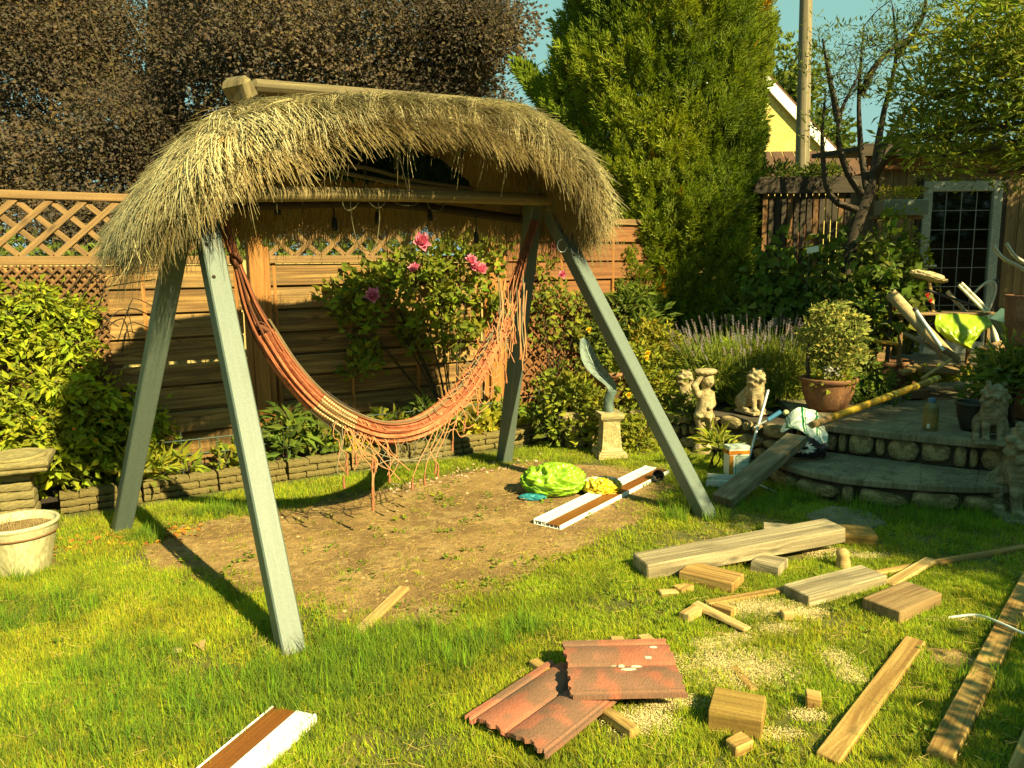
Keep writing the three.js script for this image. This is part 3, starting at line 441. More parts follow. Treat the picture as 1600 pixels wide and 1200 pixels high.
  for (let i = 0; i < 70; i++) { const th = R(3.3, 6.1), [p, d] = frameAt(th, R(.8, 1)), z = V3(R(-.2, .2), -1, R(-.2, .2)).normalize(), x = V3(R(-1, 1), 0, R(-1, 1)).cross(z).normalize(), k = R(.7, 1.05); p.y -= .03; fringe.push([p.sub(o), V3(.45, .45, R(.7, 1.5)), quatOf(x, V3().crossVectors(z, x), z), [k, k * .97, k * .9]]); }
  for (let i = 0; i < 1500; i++) { // broken, matted bits lying across
    const [th, s] = pick(), [p, d, n] = frameAt(th, s * .9), a = R(-1.5, 1.5), z = d.clone().applyAxisAngle(n, a).addScaledVector(n, R(-.04, .06)).normalize(), x = V3().crossVectors(n, z).normalize(), k = R(.35, .95); p.addScaledVector(n, R(.015, .05)); top.push([p.sub(o), R(.3, .6), quatOf(x, V3().crossVectors(z, x), z), [k, k * .93, k * .8]]); }
  for (let i = 0; i < 1500; i++) { const [th, s] = pick(), [p, d, n] = frameAt(th, s), z = d.clone().addScaledVector(n, R(-.12, .04)).add(V3(R(-.15, .15), 0, R(-.15, .15))).normalize(), x = V3().crossVectors(n, z).normalize(), y = V3().crossVectors(z, x); p.addScaledVector(n, R(-.09, -.06)); const k = R(.5, .9); lining.push([p.sub(o), R(.6, 1.1), quatOf(x, y, z), [k, k * .82, k * .6]]); }
  scatter('thatch', g, strawTuft(.25, .0056, 13, .05, .25), strawM, top);
  scatter('thatch_fringe', g, strawTuft(.22, .0042, 7, .03, .12), strawM, fringe);
  scatter('thatch_lining', g, strawTuft(.3, .0036, 12, .06, .02), strawM, lining);
  // hoops and rafters under the thatch
  for (const s of [.55, .92]) { const pts = []; for (let i = 0; i <= 40; i++) pts.push(roofP(i / 40 * 6.28318, s, -.085)); put('hoop', tube(pts, .013, 7, 90), M.darkWood); }
  for (const u of [-.72, -.25, .25, .72]) { const pts = []; for (const v of [-1, 1]) for (let k = 0; k <= 5; k++) { const th = Math.atan2(v * .7, u), s = v < 0 ? 1 - k / 5 : k / 5; pts.push(roofP(th, lerp(.02, .95, s), -.1)); } put('rafter', tube(pts, .014, 7, 40), M.darkWood); }
  put('ridge_pole', limb([loc(-.8, 2.13, 0), loc(.8, 2.22, 0)], .03, .03, 9, 4), M.darkWood);
  // half-round ridge log with its separate end block
  const rl = D(388, 131, 3.86), rr = D(782, 163, 4.72), rd = V3().subVectors(rr, rl);
  { const gl = bar(rl, rr, .15, .062, V3(0, 1, 0), .025, .004); put('ridge_log', gl.translate(0, -.015, 0), M.ridge);
    const b0 = D(366, 141, 3.78), gb = bar(b0, rl.clone().addScaledVector(rd, -.012), .16, .105, V3(0, 1, 0), .022, .01); put('ridge_end_block', gb.translate(0, -.015, 0), M.ridge); }
  // screw hook on the right front leg
  put('hook', tube([0, 1, 2, 3, 4, 5].map(i => D(878, 384, 4.83).add(V3(-Math.sin(i * .9) * .03, Math.cos(i * .9) * .04, .03))), .005, 6, 20), plain(.5, .5, .48, .35, { metalness: .8 }));
}
// ---------- green leaf-scaled mat tucked under the roof, rope loops, festoon bulbs ----------
{
  seed = 33;
  const dep = x => lerp(3.75, 4.65, (x - 480) / 260), P = (x, y) => D(x, y, dep(x)), o = P(610, 280);
  const g = thing('leaf_mat', 'dark green leaf-scaled mat with a yellow rim under the thatch', 'ornament', o);
  const scale = tint(leafGeo(.05, .028, .4, .25), [1, 1, 1]), list = [], outline = [[486, 268], [520, 225], [545, 205], [620, 225], [690, 250], [735, 285], [735, 298], [640, 280], [560, 272]];
  const Z = V3(.3, -1, .35).normalize(), X = V3(1, 0, -.7).normalize();
  for (let y = 206; y < 300; y += 3.2) for (let x = 484; x < 740; x += 5) { const jx = x + R(-2, 2), jy = y + R(-1, 1); if (!inPoly(jx, jy, outline)) continue; const z = Z.clone().add(V3(R(-.3, .3), 0, R(-.2, .2))).normalize(), xx = V3().crossVectors(V3(0, .3, 1), z).normalize(), k = R(.6, 1.3); list.push([P(jx, jy).sub(o), R(.8, 1.2), quatOf(xx, V3().crossVectors(z, xx), z), [k, k, k]]); }
  scatter('leaf_scales', g, scale, leafy(.035, .075, .03, .1), list);
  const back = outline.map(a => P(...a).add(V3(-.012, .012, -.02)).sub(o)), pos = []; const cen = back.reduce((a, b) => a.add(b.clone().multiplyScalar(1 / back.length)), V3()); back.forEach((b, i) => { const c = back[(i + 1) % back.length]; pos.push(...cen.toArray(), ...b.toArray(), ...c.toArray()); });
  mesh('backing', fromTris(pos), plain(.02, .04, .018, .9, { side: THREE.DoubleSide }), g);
  for (const L of [[[478, 262], [560, 263], [640, 283], [738, 297]], [[480, 262], [550, 275], [630, 290], [735, 300]]]) mesh('rim', tube(L.map(a => P(...a).add(V3(.02, 0, .05)).sub(o)), .011, 7, 24), M.log, g);
  const rope = plain(.1, .085, .04, .95);
  const ties = [[[568, 262], [566, 300], [552, 328], [538, 330], [530, 300]], [[598, 285], [602, 310], [590, 328], [575, 320], [568, 300]], [[604, 310], [620, 322], [645, 322], [660, 300]], [[662, 308], [680, 322], [705, 312], [722, 298]], [[545, 300], [548, 345], [560, 385], [580, 392], [590, 345], [588, 318]], [[660, 306], [668, 330], [684, 330], [690, 312]]];
  ties.forEach((t, i) => single('tie_rope', tube(t.map(a => P(...a).add(V3(.03, 0, .12))), .0032, 5, 26), rope, ['thin tan rope loop below the left end of the green mat', 'tan rope loop hanging from the middle of the green mat', 'slack tan rope swag on the front pole centre', 'slack tan rope swag near the right end of the mat', 'longest tan rope loop dangling in front of the lattice', 'short tan rope loop below the front pole'][i], 'rope', 'ropes under the thatch'));
  const black = plain(.012, .012, .012, .5), glass = new THREE.MeshPhysicalMaterial({ color: lin(.9, .85, .7), roughness: .05, transmission: 1, thickness: 0, ior: 1.4 });
  [[434, 330], [523, 355], [590, 345], [672, 340], [744, 375]].forEach(([x, y], i) => {
    const q = D(x, y, lerp(4.1, 4.9, i / 4)), b = thing('festoon_bulb', ['leftmost', 'second', 'third', 'fourth', 'rightmost'][i] + ' clear festoon bulb in a black holder under the rear eave', 'bulb', q, 0, 'festoon bulbs under the rear eave');
    mesh('holder', lathe([[.001, .05], [.012, .05], [.017, .0], [.017, -.02], [.001, -.021]], 10), black, b); mesh('bulb', new THREE.SphereGeometry(.026, 12, 8).translate(0, -.042, 0), glass, b); mesh('cord', rod(V3(0, .05, 0), V3(0, .16, 0), .004, 5), black, b);
  });
}
// ---------- hammock ----------
{
  seed = 34;
  const path = [[348, 345], [366, 398], [376, 430], [393, 482], [418, 530], [452, 582], [495, 628], [545, 660], [600, 676], [655, 667], [705, 632], [745, 582], [775, 525], [797, 470], [812, 420], [828, 370], [836, 345]];
  const C = new THREE.CatmullRomCurve3(path.map(a => onPlane(...a, AL.clone().addScaledVector(VX, -.04), AR.clone().addScaledVector(VX, -.04)))), o = C.getPointAt(.5).setY(0);
  const g = thing('hammock', 'terracotta woven hammock with a pale band and tangled net fringe', 'hammock', o);
  const put = (name, geo, m) => mesh(name, geo.translate(-o.x, -o.y, -o.z), m, g);
  const weave = (a, b, s) => { const m = grit(a, b, s, { f: 5, fine: 180, bump: .002, rough: .95, size: .25 }); return m; };
  const reds = [weave([186, 112, 74], [152, 84, 52], 95), weave([194, 126, 86], [160, 94, 60], 96), weave([128, 74, 48], [100, 56, 34], 97)], grey = weave([150, 130, 96], [96, 78, 54], 98), paleM = new THREE.MeshStandardMaterial({ roughness: .95, map: tex(128, 128, (u, v) => (u * 5 % 1 < .3 || v * 24 % 1 < .25) ? [124, 78, 48] : [186, 168, 124]) });
  const side = V3(-.62, 0, -.78); // across the hammock, away from the camera
  const girth = t => t < .07 ? .018 : t < .17 ? lerp(.018, .055, (t - .07) / .1) : t > .93 ? .02 : t > .8 ? lerp(.05, .02, (t - .8) / .13) : lerp(.052, .068, Math.sin((t - .17) / .63 * Math.PI));
  const strand = (ph, k, t0, t1, r, m, name, flat = 1) => { const pts = []; for (let i = 0; i <= 26; i++) { const t = lerp(t0, t1, i / 26), p = C.getPointAt(t), tg = C.getTangentAt(t), n = V3().crossVectors(tg, side).normalize(); if (n.y < 0) n.negate(); const gr = girth(t) * k, a = ph + .5 * (noise(t * 5 + ph * 3, ph) - .5); pts.push(p.addScaledVector(side, Math.cos(a) * gr * 1.1).addScaledVector(n, Math.sin(a) * gr * flat)); } return put(name, tube(pts, r, 6, 60), m); };
  // gathered cloth: a folded strip, deep pleats running along it
  const cloth = (t0, t1, m, name, grow = 0) => { const P = [], U = [], NT = 60, NA = 44, pt = (i, j) => { const t = lerp(t0, t1, i / NT), a = j / NA * 6.28318, p = C.getPointAt(t), tg = C.getTangentAt(t), n = V3().crossVectors(tg, side).normalize(); if (n.y < 0) n.negate(); const w = .5 + .5 * Math.sin(a * 11 + 2.2 * Math.sin(t * 7 + a) + 3 * noise(t * 3 + 5, a)), r = girth(t) * (.72 + .3 * w) + grow; const q = p.addScaledVector(side, Math.cos(a) * r * 1.15).addScaledVector(n, Math.sin(a) * r * .95); return [q.x, q.y, q.z]; }; for (let i = 0; i < NT; i++) for (let j = 0; j < NA; j++) { const A = pt(i, j), B = pt(i + 1, j), E = pt(i + 1, j + 1), F = pt(i, j + 1); P.push(...A, ...B, ...E, ...A, ...E, ...F); const u = i / NT * 3, v = j / NA * 1.2; U.push(u, v, u + .05, v, u + .05, v + .03, u, v, u + .05, v + .03, u, v + .03); } return put(name, fromTris(P, U), m); };
  const thread = (u, v) => .45 * pn(u, v, 3, 90, 5) + .25 * pn(u, v, 40, 40, 6) + .3 * pn(u, v, 128, 128, 7), clothM = new THREE.MeshStandardMaterial({ roughness: 1, map: tex(256, 256, (u, v) => mixc([124, 66, 42], [196, 122, 84], clamp((thread(u, v) - .25) * 2))), bumpMap: tex(256, 256, (u, v) => { const x = 255 * thread(u, v); return [x, x, x]; }, false), bumpScale: .004 });
  cloth(.165, .80, clothM, 'cloth'); cloth(.30, .375, paleM, 'pale_band', .004);
  for (let k = 0; k < 2; k++) strand(k * 2.05 + .3, 1.03, .17, .8, .006, k % 3 ? reds[1] : reds[2], 'fold');
  strand(2.2, 1.12, .15, .82, .007, grey, 'edge_cord'); strand(-.6, 1.12, .17, .8, .006, grey, 'edge_cord');
  for (let k = 0; k < 9; k++) strand(k * .7, .9, .0, .2, .006, k % 2 ? reds[2] : reds[0], 'suspension_cord');
  for (let k = 0; k < 14; k++) strand(k * .45, k % 2 ? 1.1 : .7, .77, 1, .005, reds[k % 3], 'suspension_cord');
  for (let k = 0; k < 3; k++) strand(k * 2.1, 1.3, .30, .375, .003, plain(.05, .04, .03), 'band_thread');
  const knot = (t, r) => { const p = C.getPointAt(t), tg = C.getTangentAt(t), kg = new THREE.TorusKnotGeometry(r, r * .45, 60, 7, 2, 3).applyMatrix4(basis(tg, side)); put('knot', kg.translate(p.x, p.y, p.z), reds[2]); }; knot(.055, .024); knot(.165, .03); knot(.94, .02);
  // net fringe: meshes of cord drooping from the lower edge with tassels
  const cordA = plain(.46, .21, .09, .9), cordB = plain(.2, .17, .1, .9), S = AL.clone().addScaledVector(VX, -.1), E = AR.clone().addScaledVector(VX, -.1), pp = (x, y) => onPlane(x, y, S, E);
  const cord = (pts, r, m, nm = 'net_cord') => put(nm, tube(pts.map(a => pp(...a)), r, 4, pts.length * 4), m);
  const tassel = (x, y) => put('tassel', limb([pp(x, y), pp(x + R(-1, 1), y + 8), pp(x + R(-2, 2), y + 20)], .004, .009, 6, 4), reds[1]);
  for (const [a, tip] of [[[[530, 640], [548, 690], [556, 706]], 1], [[[536, 650], [562, 700], [590, 720], [584, 745], [584, 770]], 1], [[[548, 662], [566, 712], [580, 730], [582, 760]], 1], [[[552, 664], [575, 690], [600, 722], [625, 750]], 0], [[[570, 668], [560, 690], [570, 712], [588, 724], [582, 748], [582, 778]], 1], [[[600, 680], [606, 700], [606, 712]], 0], [[[682, 662], [668, 695], [655, 720], [645, 745]], 1], [[[706, 650], [692, 690], [684, 705], [680, 720]], 1], [[[716, 650], [708, 672], [708, 685]], 1], [[[702, 645], [690, 680], [668, 720], [664, 738]], 1], [[[560, 655], [600, 700], [640, 735]], 0], [[[540, 650], [552, 680], [570, 700]], 0], [[[690, 655], [678, 690], [672, 705], [684, 725]], 1]]) { cord(a, .0032, cordA); if (tip) tassel(...a[a.length - 1]); }
  // netting between: grey rhombs
  for (let i = 0; i < 7; i++) { const j = () => R(-5, 5), x = 600 + i * 15; cord([[x + j(), 683 - i * 2], [x + 10 + j(), 700 + j()], [x - 2 + j(), 718 + j()], [x + 8 + j(), 732 - i * 3 + j()]], .0019, cordB); cord([[x + 12 + j(), 682 - i * 2], [x + j(), 700 + j()], [x + 12 + j(), 714 + j()], [x + 2 + j(), 728 - i * 3]], .0019, cordB); }
  for (let i = 0; i < 16; i++) { const x = R(528, 606), y = lerp(648, 674, (x - 528) / 78) + R(-6, 4), q = [[x, y]]; let a = x, b = y; for (let k = 0; k < 5; k++) { a += R(-12, 16); b += R(4, 24); q.push([a, b]); } cord(q, R(.0018, .003), i % 4 ? cordA : cordB); if (i % 3 === 0) tassel(a, b); }
  cord([[560, 690], [600, 712], [640, 718], [690, 700]], .003, cordB); cord([[575, 735], [605, 720], [650, 720], [690, 712]], .003, cordB);
  // right: tangled cords hanging beside the taut end
  for (let i = 0; i < 15; i++) { const x0 = 778 + i * 3.2, y0 = 430 + i % 4 * 12, L = R(50, 120); cord([[x0, y0], [x0 + R(-4, 4), y0 + L * .4], [x0 + R(-6, 6), y0 + L * .7], [x0 + R(-6, 5), y0 + L]], R(.0025, .005), i % 3 ? cordA : cordB); if (i % 3 === 0) tassel(x0 + R(-5, 4), y0 + L); }
  for (let r = 0; r < 16; r++) { const y = 470 + r * 13, pts = []; const x1 = 806 - r * 3.2 - (r > 11 ? (r - 11) * 6 : 0), x0 = 786 - r * 8.5; for (let k = 0; k <= 6; k++) pts.push([lerp(x0, x1, k / 6) + R(-3, 3), y + lerp(0, 14, k / 6) + (k % 2 ? 6 : -5) + R(-2, 2)]); cord(pts, .0028, r % 3 === 1 ? cordB : cordA); }
  for (let i = 0; i < 9; i++) { const t = i / 8, x = lerp(800, 715, t), y = lerp(540, 640, t); cord([[x - 14, y - 30], [x - 4 + R(-5, 5), y], [x + R(-5, 5), y + 26]], .003, cordA); if (i % 2) tassel(x, y + 26); }
}
// ---------- shrubs and flowers ----------
const kk = (a, b, w = .8) => { const k = R(a, b); return [k * R(.85, 1.2), k, k * w]; };
function bush(name, label, cat, pos, { n, geo, mat, lobes, hollow = .35, lo = .65, hi = 1.25, size = [.8, 1.25], stems = 4, s = 1, group, stemR = .008 }) {
  seed = s; const g = thing(name, label, cat, pos, 0, group);
  for (let i = 0; i < stems; i++) { const l = lobes[i % lobes.length]; const e = inLobe([l[0], l[1].clone().multiplyScalar(.5)]); mesh('stem', limb([V3(R(-.04, .04), -.02, R(-.04, .04)), V3(e.x * .5 + R(-.04, .04), e.y * .55, e.z * .5), e], stemR, stemR * .4, 5, 6), barkM, g); }
  const list = []; for (let i = 0; i < n; i++) list.push([inLobe(lobes[Math.floor(R(lobes.length))], hollow), R(...size), null, kk(lo, hi)]);
  scatter('foliage', g, geo, mat, list); return g;
}
const blossom = (petals, r, col, centre) => { const a = []; for (let k = 0; k < petals; k++) { const ring = k / petals, l = leafGeo(r * lerp(1, .55, ring), r * .75, .3, -.25 - ring * .5); l.rotateX(-lerp(.15, 1.1, ring)); l.rotateY(k * 2.4); const q = R(.8, 1.2); a.push(tint(l, [q, q * R(.8, 1.2), q])); } return merge(a); };
const petalM = (r, g, b) => leafy(r, g, b, .25);
// honeysuckle on the left
{
  seed = 41; const P = (t, y, out) => fenceAt(t, y, out), o = fenceAt(-.35, .07, .2), L = [];
  for (const [t, y, out, r] of [[-.7, 1.15, .12, .24], [-.45, 1.25, .1, .2], [-.2, 1.1, .12, .2], [.0, .98, .12, .2], [-.7, .9, .2, .3], [-.3, .78, .24, .32], [-.05, .66, .24, .28], [.15, .6, .18, .25], [-.8, .5, .26, .3], [-.4, .48, .3, .3], [.05, .4, .25, .26], [.3, .5, .14, .2], [.2, .25, .22, .2], [-.75, 1.4, .08, .14], [-.5, 1.42, .08, .1], [-.1, 1.3, .08, .1], [.1, 1.2, .08, .1], [-.9, 1.2, .1, .25], [-.9, .85, .2, .3], [-.15, .3, .25, .22], [.42, .38, .12, .16]]) L.push([P(t, y, out).sub(o), V3(r, r * .9, r * .8)]);
  const leaf = leafCluster(9, () => leafGeo(.062, .03, .2, .15), .085, { up: .1, vary: .3 });
  bush('honeysuckle', 'mass of glossy yellow green honeysuckle behind the bird bath', 'shrub', o, { n: 1150, hollow: .15, geo: leaf, mat: leafy(.36, .39, .02, .45), lobes: L, s: 42, stems: 9, lo: .45, hi: 1.3 });
  const tw = thing('vine_stems', 'bare wiry stems trailing over the trellis beside the honeysuckle', 'vine', fenceAt(.1, 1.2, .08)), w = tw.position; seed = 43;
  for (let i = 0; i < 16; i++) { const t = R(-.8, .35), y = R(1.0, 1.45); mesh('stem', tube([P(t, y - .2, .06), P(t + R(.1), y, .1), P(t + R(.05, .2), y + R(.0, .14), .1), P(t + R(.2, .42), y + R(-.16, .12), R(.06, .16))].map(v => v.sub(w)), .0035, 4, 14), barkM, tw); }
  for (const [x, y, c] of [[237, 0, 0], [160, 660, 0], [52, 655, 0], [116, 672, 1], [150, 690, 1]]) { if (x > 200) continue; single('orange_flower', blossom(5, .022, 0, 0).translate(...onPlane(x, y, fenceAt(0, 0, .5), fenceAt(1, 0, .42)).toArray()), petalM(.65, .2, .02), ['small orange flower at the right edge of the honeysuckle', 'small orange flower just above the bird bath', 'faded orange flower low in the dark leaves', 'lowest orange flower beside the grey rear leg'][[160, 52, 116, 150].indexOf(x)], 'flower', 'orange flowers in the honeysuckle'); }
}
// low plants at the foot of the honeysuckle and along the bed
const palmate = leafCluster(8, () => leafGeo(.07, .05, .15, .2), .09, { up: .5, vary: .25, flat: .2 }), lance = leafCluster(8, () => leafGeo(.11, .028, .2, .3), .07, { up: .5, vary: .25 });
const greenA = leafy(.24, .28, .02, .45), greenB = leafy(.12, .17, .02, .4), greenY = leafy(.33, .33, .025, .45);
{ let i = 0;
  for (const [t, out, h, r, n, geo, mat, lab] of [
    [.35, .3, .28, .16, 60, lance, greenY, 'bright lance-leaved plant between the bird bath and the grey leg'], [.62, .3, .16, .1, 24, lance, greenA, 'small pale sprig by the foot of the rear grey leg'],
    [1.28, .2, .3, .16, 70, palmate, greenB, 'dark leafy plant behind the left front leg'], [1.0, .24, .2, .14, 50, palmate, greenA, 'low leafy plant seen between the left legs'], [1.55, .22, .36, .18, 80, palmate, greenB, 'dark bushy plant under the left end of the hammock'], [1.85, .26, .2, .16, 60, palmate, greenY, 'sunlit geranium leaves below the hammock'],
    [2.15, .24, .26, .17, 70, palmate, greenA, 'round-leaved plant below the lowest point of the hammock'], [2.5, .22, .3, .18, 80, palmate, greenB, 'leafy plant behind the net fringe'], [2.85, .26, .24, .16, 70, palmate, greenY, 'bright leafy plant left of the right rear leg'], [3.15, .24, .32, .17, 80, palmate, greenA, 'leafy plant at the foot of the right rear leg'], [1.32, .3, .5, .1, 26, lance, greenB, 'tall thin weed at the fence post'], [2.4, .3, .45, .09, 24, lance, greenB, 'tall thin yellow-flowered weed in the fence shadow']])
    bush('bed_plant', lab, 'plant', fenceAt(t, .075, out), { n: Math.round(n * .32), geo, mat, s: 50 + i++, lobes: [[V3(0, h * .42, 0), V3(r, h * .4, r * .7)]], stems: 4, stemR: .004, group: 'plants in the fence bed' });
}
// climbing rose on the middle panel
{
  const o = fenceAt(2.75, .075, .12), S = (x, y) => onPlane(x, y, fenceAt(0, 0, .14), fenceAt(1, 0, .14)).sub(o), L = [];
  for (const [x, y, r] of [[540, 470, .16], [575, 445, .16], [610, 470, .18], [640, 500, .18], [560, 500, .12], [600, 430, .15], [650, 440, .17], [690, 450, .18], [720, 470, .18], [680, 410, .15], [640, 400, .13], [730, 430, .15], [700, 510, .14], [650, 540, .12], [570, 560, .1], [760, 420, .15], [775, 480, .13], [740, 520, .12], [720, 395, .12], [775, 380, .13], [690, 545, .1], [560, 575, .1]]) L.push([S(x, y), V3(r, r * .75, .12)]);
  const g = bush('climbing_rose', 'climbing rose with pink blooms on the fence behind the hammock', 'rose', o, { n: 270, geo: leafCluster(8, () => leafGeo(.062, .042, .15, .15), .085, { up: .1 }), mat: leafy(.2, .25, .02, .4), lobes: L, s: 71, stems: 12, stemR: .008, hollow: .2, lo: .5, hi: 1.25 });
  const pink = petalM(.75, .22, .34), bl = [blossom(26, .055), blossom(22, .05), blossom(24, .06)];
  for (const [x, y, s] of [[640, 381, 1.2], [568, 463, 1.15], [632, 422, .9], [716, 410, 1], [733, 424, 1.1], [660, 338, 1.1], [688, 342, 1], [726, 418, .8]]) { const f = mesh('bloom', bl[Math.floor(R(3))], pink, g); f.position.copy(S(x, y)).addScaledVector(FN, .2); f.rotation.set(1.1 + R(-.4, .3), R(-.4, .8), R(-.5, .5)); f.scale.setScalar(s * 1.45); }
  // second rose on the reddish panel
  const o2 = fenceAt(3.75, .075, .12), S2 = (x, y) => onPlane(x, y, fenceAt(0, 0, .14), fenceAt(1, 0, .14)).sub(o2), L2 = [[[870, 460], .12], [[900, 520], .13], [[850, 520], .12], [[880, 580], .14], [[840, 470], .1], [[910, 470], .1], [[855, 600], .12], [[905, 570], .12], [[880, 500], .1], [[850, 420], .08]].map(([a, r]) => [S2(...a), V3(r, r, .1)]);
  const g2 = bush('climbing_rose', 'thin climbing rose on the reddish panel between the right legs', 'rose', o2, { n: 110, geo: leafCluster(7, () => leafGeo(.055, .036, .15, .15), .08, { up: .1 }), mat: leafy(.16, .19, .02, .4), lobes: L2, s: 72, stems: 9, hollow: .2 });
  for (const [x, y] of [[856, 386], [868, 430], [846, 350]]) { const f = mesh('bloom', bl[1], pink, g2); f.position.copy(S2(x, y)).addScaledVector(FN, .1); f.rotation.set(1.1, R(1), 0); }
}
// lush border round the pedestal and behind the right leg
{ let i = 0; const small = leafCluster(10, () => leafGeo(.05, .026, .15, .2), .08, { up: .3 });
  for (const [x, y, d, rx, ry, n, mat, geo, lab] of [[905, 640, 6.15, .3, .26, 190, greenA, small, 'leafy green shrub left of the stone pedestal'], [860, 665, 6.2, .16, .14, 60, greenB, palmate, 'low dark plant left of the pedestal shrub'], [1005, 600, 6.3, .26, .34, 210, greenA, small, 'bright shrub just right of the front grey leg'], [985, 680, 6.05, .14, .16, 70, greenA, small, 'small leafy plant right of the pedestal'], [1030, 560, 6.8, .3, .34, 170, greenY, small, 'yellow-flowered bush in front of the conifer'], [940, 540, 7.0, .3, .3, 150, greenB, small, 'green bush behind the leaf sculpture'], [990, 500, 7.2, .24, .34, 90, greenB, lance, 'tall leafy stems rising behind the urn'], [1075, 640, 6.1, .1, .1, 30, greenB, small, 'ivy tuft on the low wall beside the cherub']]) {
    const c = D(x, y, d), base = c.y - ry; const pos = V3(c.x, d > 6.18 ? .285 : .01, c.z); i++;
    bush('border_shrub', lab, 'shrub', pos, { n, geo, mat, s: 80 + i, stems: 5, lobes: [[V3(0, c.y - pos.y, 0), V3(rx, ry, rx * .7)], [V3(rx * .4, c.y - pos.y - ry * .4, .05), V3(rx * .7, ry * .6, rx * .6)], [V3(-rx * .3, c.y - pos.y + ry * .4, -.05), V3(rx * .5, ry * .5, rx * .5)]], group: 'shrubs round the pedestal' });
  }
  seed = 89; const yel = petalM(.75, .5, .02);
  [[1010, 560], [982, 618], [968, 520], [920, 516], [1012, 553]].forEach(([x, y], k) => single('yellow_flower', blossom(12, .035).rotateX(.9).translate(...D(x, y, [6.15, 5.95, 6.6, 6.6, 6.1][k]).toArray()), yel, ['yellow flower right of the grey leg, upper of two', 'orange yellow flower just left of the grey leg', 'yellow flower high beside the grey leg', 'yellow flower above the leaf sculpture', 'yellow flower nearest the conifer'][k], 'flower', 'yellow flowers in the border'));
}
// lavender
{
  seed = 90; const g = thing('lavender', 'big clump of lavender with grey purple spikes behind the lions', 'plant', V3(D(1180, 560, 6.5).x, .285, -6.5)), stalk = (() => { const a = []; for (let i = 0; i < 9; i++) { const h = R(.3, .58), b = limb([V3(0, 0, 0), V3(R(-.03, .03), h * .6, R(-.03, .03)), V3(R(-.1, .1), h, R(-.1, .1))], .0028, .002, 3, 3); a.push(tint(bare(b), [.75, 1, .6])); } return merge(a); })();
  const needle = leafCluster(26, () => leafGeo(.09, .006, .1, .1), .06, { up: .9, vary: .3 }), list = [], st = [], sp = [];
  const spike = (() => { const a = []; for (let i = 0; i < 14; i++) { const b = leafGeo(.014, .009, .3, .1); b.rotateX(-.7); b.rotateY(i * 2.4); b.translate(0, i * .0045, 0); const k = R(.8, 1.2); a.push(tint(b, [k, k, k])); } return merge(a); })();
  for (let i = 0; i < 520; i++) { const a = R(6.28), r = Math.sqrt(R()) * .58, p = V3(Math.cos(a) * r * 1.15, R(.02, .5) * (1 - r * .4), Math.sin(a) * r * .7); list.push([p, R(.8, 1.5), null, kk(.6, 1.25)]); }
  for (let i = 0; i < 230; i++) { const a = R(6.28), r = Math.sqrt(R()) * .5, x = Math.cos(a) * r, z = Math.sin(a) * r * .7, h = R(.42, .64), lean = V3(x * .45 + R(-.08, .08), h, z * .45 + R(-.08, .08)).normalize(), b = V3(x, .05, z), q = new THREE.Quaternion().setFromUnitVectors(V3(0, 1, 0), lean); st.push([b, V3(1, h, 1), q.clone(), [1, 1, 1]]); sp.push([b.clone().addScaledVector(lean, h), R(.8, 1.4), q.clone(), kk(.7, 1.2, 1)]); }
  scatter('foliage', g, needle, leafy(.22, .27, .03, .35), list); scatter('stalks', g, tint(bare(new THREE.CylinderGeometry(.0022, .003, 1, 4).translate(0, .5, 0)), [1, 1, 1]), leafy(.16, .19, .05, .1), st); scatter('flower_spikes', g, spike, leafy(.30, .25, .27, .2), sp);
}
// ivy and shrubs in front of the log store and the shed
{ const ivy = leafCluster(9, () => leafGeo(.085, .075, .12, .2), .12, { up: .1, vary: .3 }), tiny = leafCluster(12, () => leafGeo(.04, .022, .15, .15), .08);
  const mk = (lab, x, y, d, rx, ry, n, mat, geo, base, s, rz = .3) => { const c = D(x, y, d), pos = V3(c.x, base, c.z); bush('backing_shrub', lab, 'shrub', pos, { n, geo, mat, s, stems: 5, stemR: .012, lobes: [[V3(0, c.y - base, 0), V3(rx, ry, rz)], [V3(-rx * .5, c.y - base - ry * .5, .1), V3(rx * .6, ry * .6, rz * .8)], [V3(rx * .5, c.y - base - ry * .4, .08), V3(rx * .6, ry * .6, rz)]], group: 'shrubs before the shed' }); };
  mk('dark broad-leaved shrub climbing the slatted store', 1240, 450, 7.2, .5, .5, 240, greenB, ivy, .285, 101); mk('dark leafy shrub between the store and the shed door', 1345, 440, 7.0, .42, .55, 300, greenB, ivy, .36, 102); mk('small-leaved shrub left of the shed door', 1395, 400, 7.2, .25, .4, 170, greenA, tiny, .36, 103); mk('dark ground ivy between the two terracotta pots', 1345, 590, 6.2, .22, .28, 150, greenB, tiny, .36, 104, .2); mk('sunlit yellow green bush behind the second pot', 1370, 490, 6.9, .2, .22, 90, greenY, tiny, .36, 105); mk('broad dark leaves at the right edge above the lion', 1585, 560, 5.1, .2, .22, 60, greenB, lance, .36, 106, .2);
  mk('small white-flowered plant behind the shaded lion', 1535, 600, 5.6, .14, .16, 50, greenB, tiny, .36, 107, .14);
}
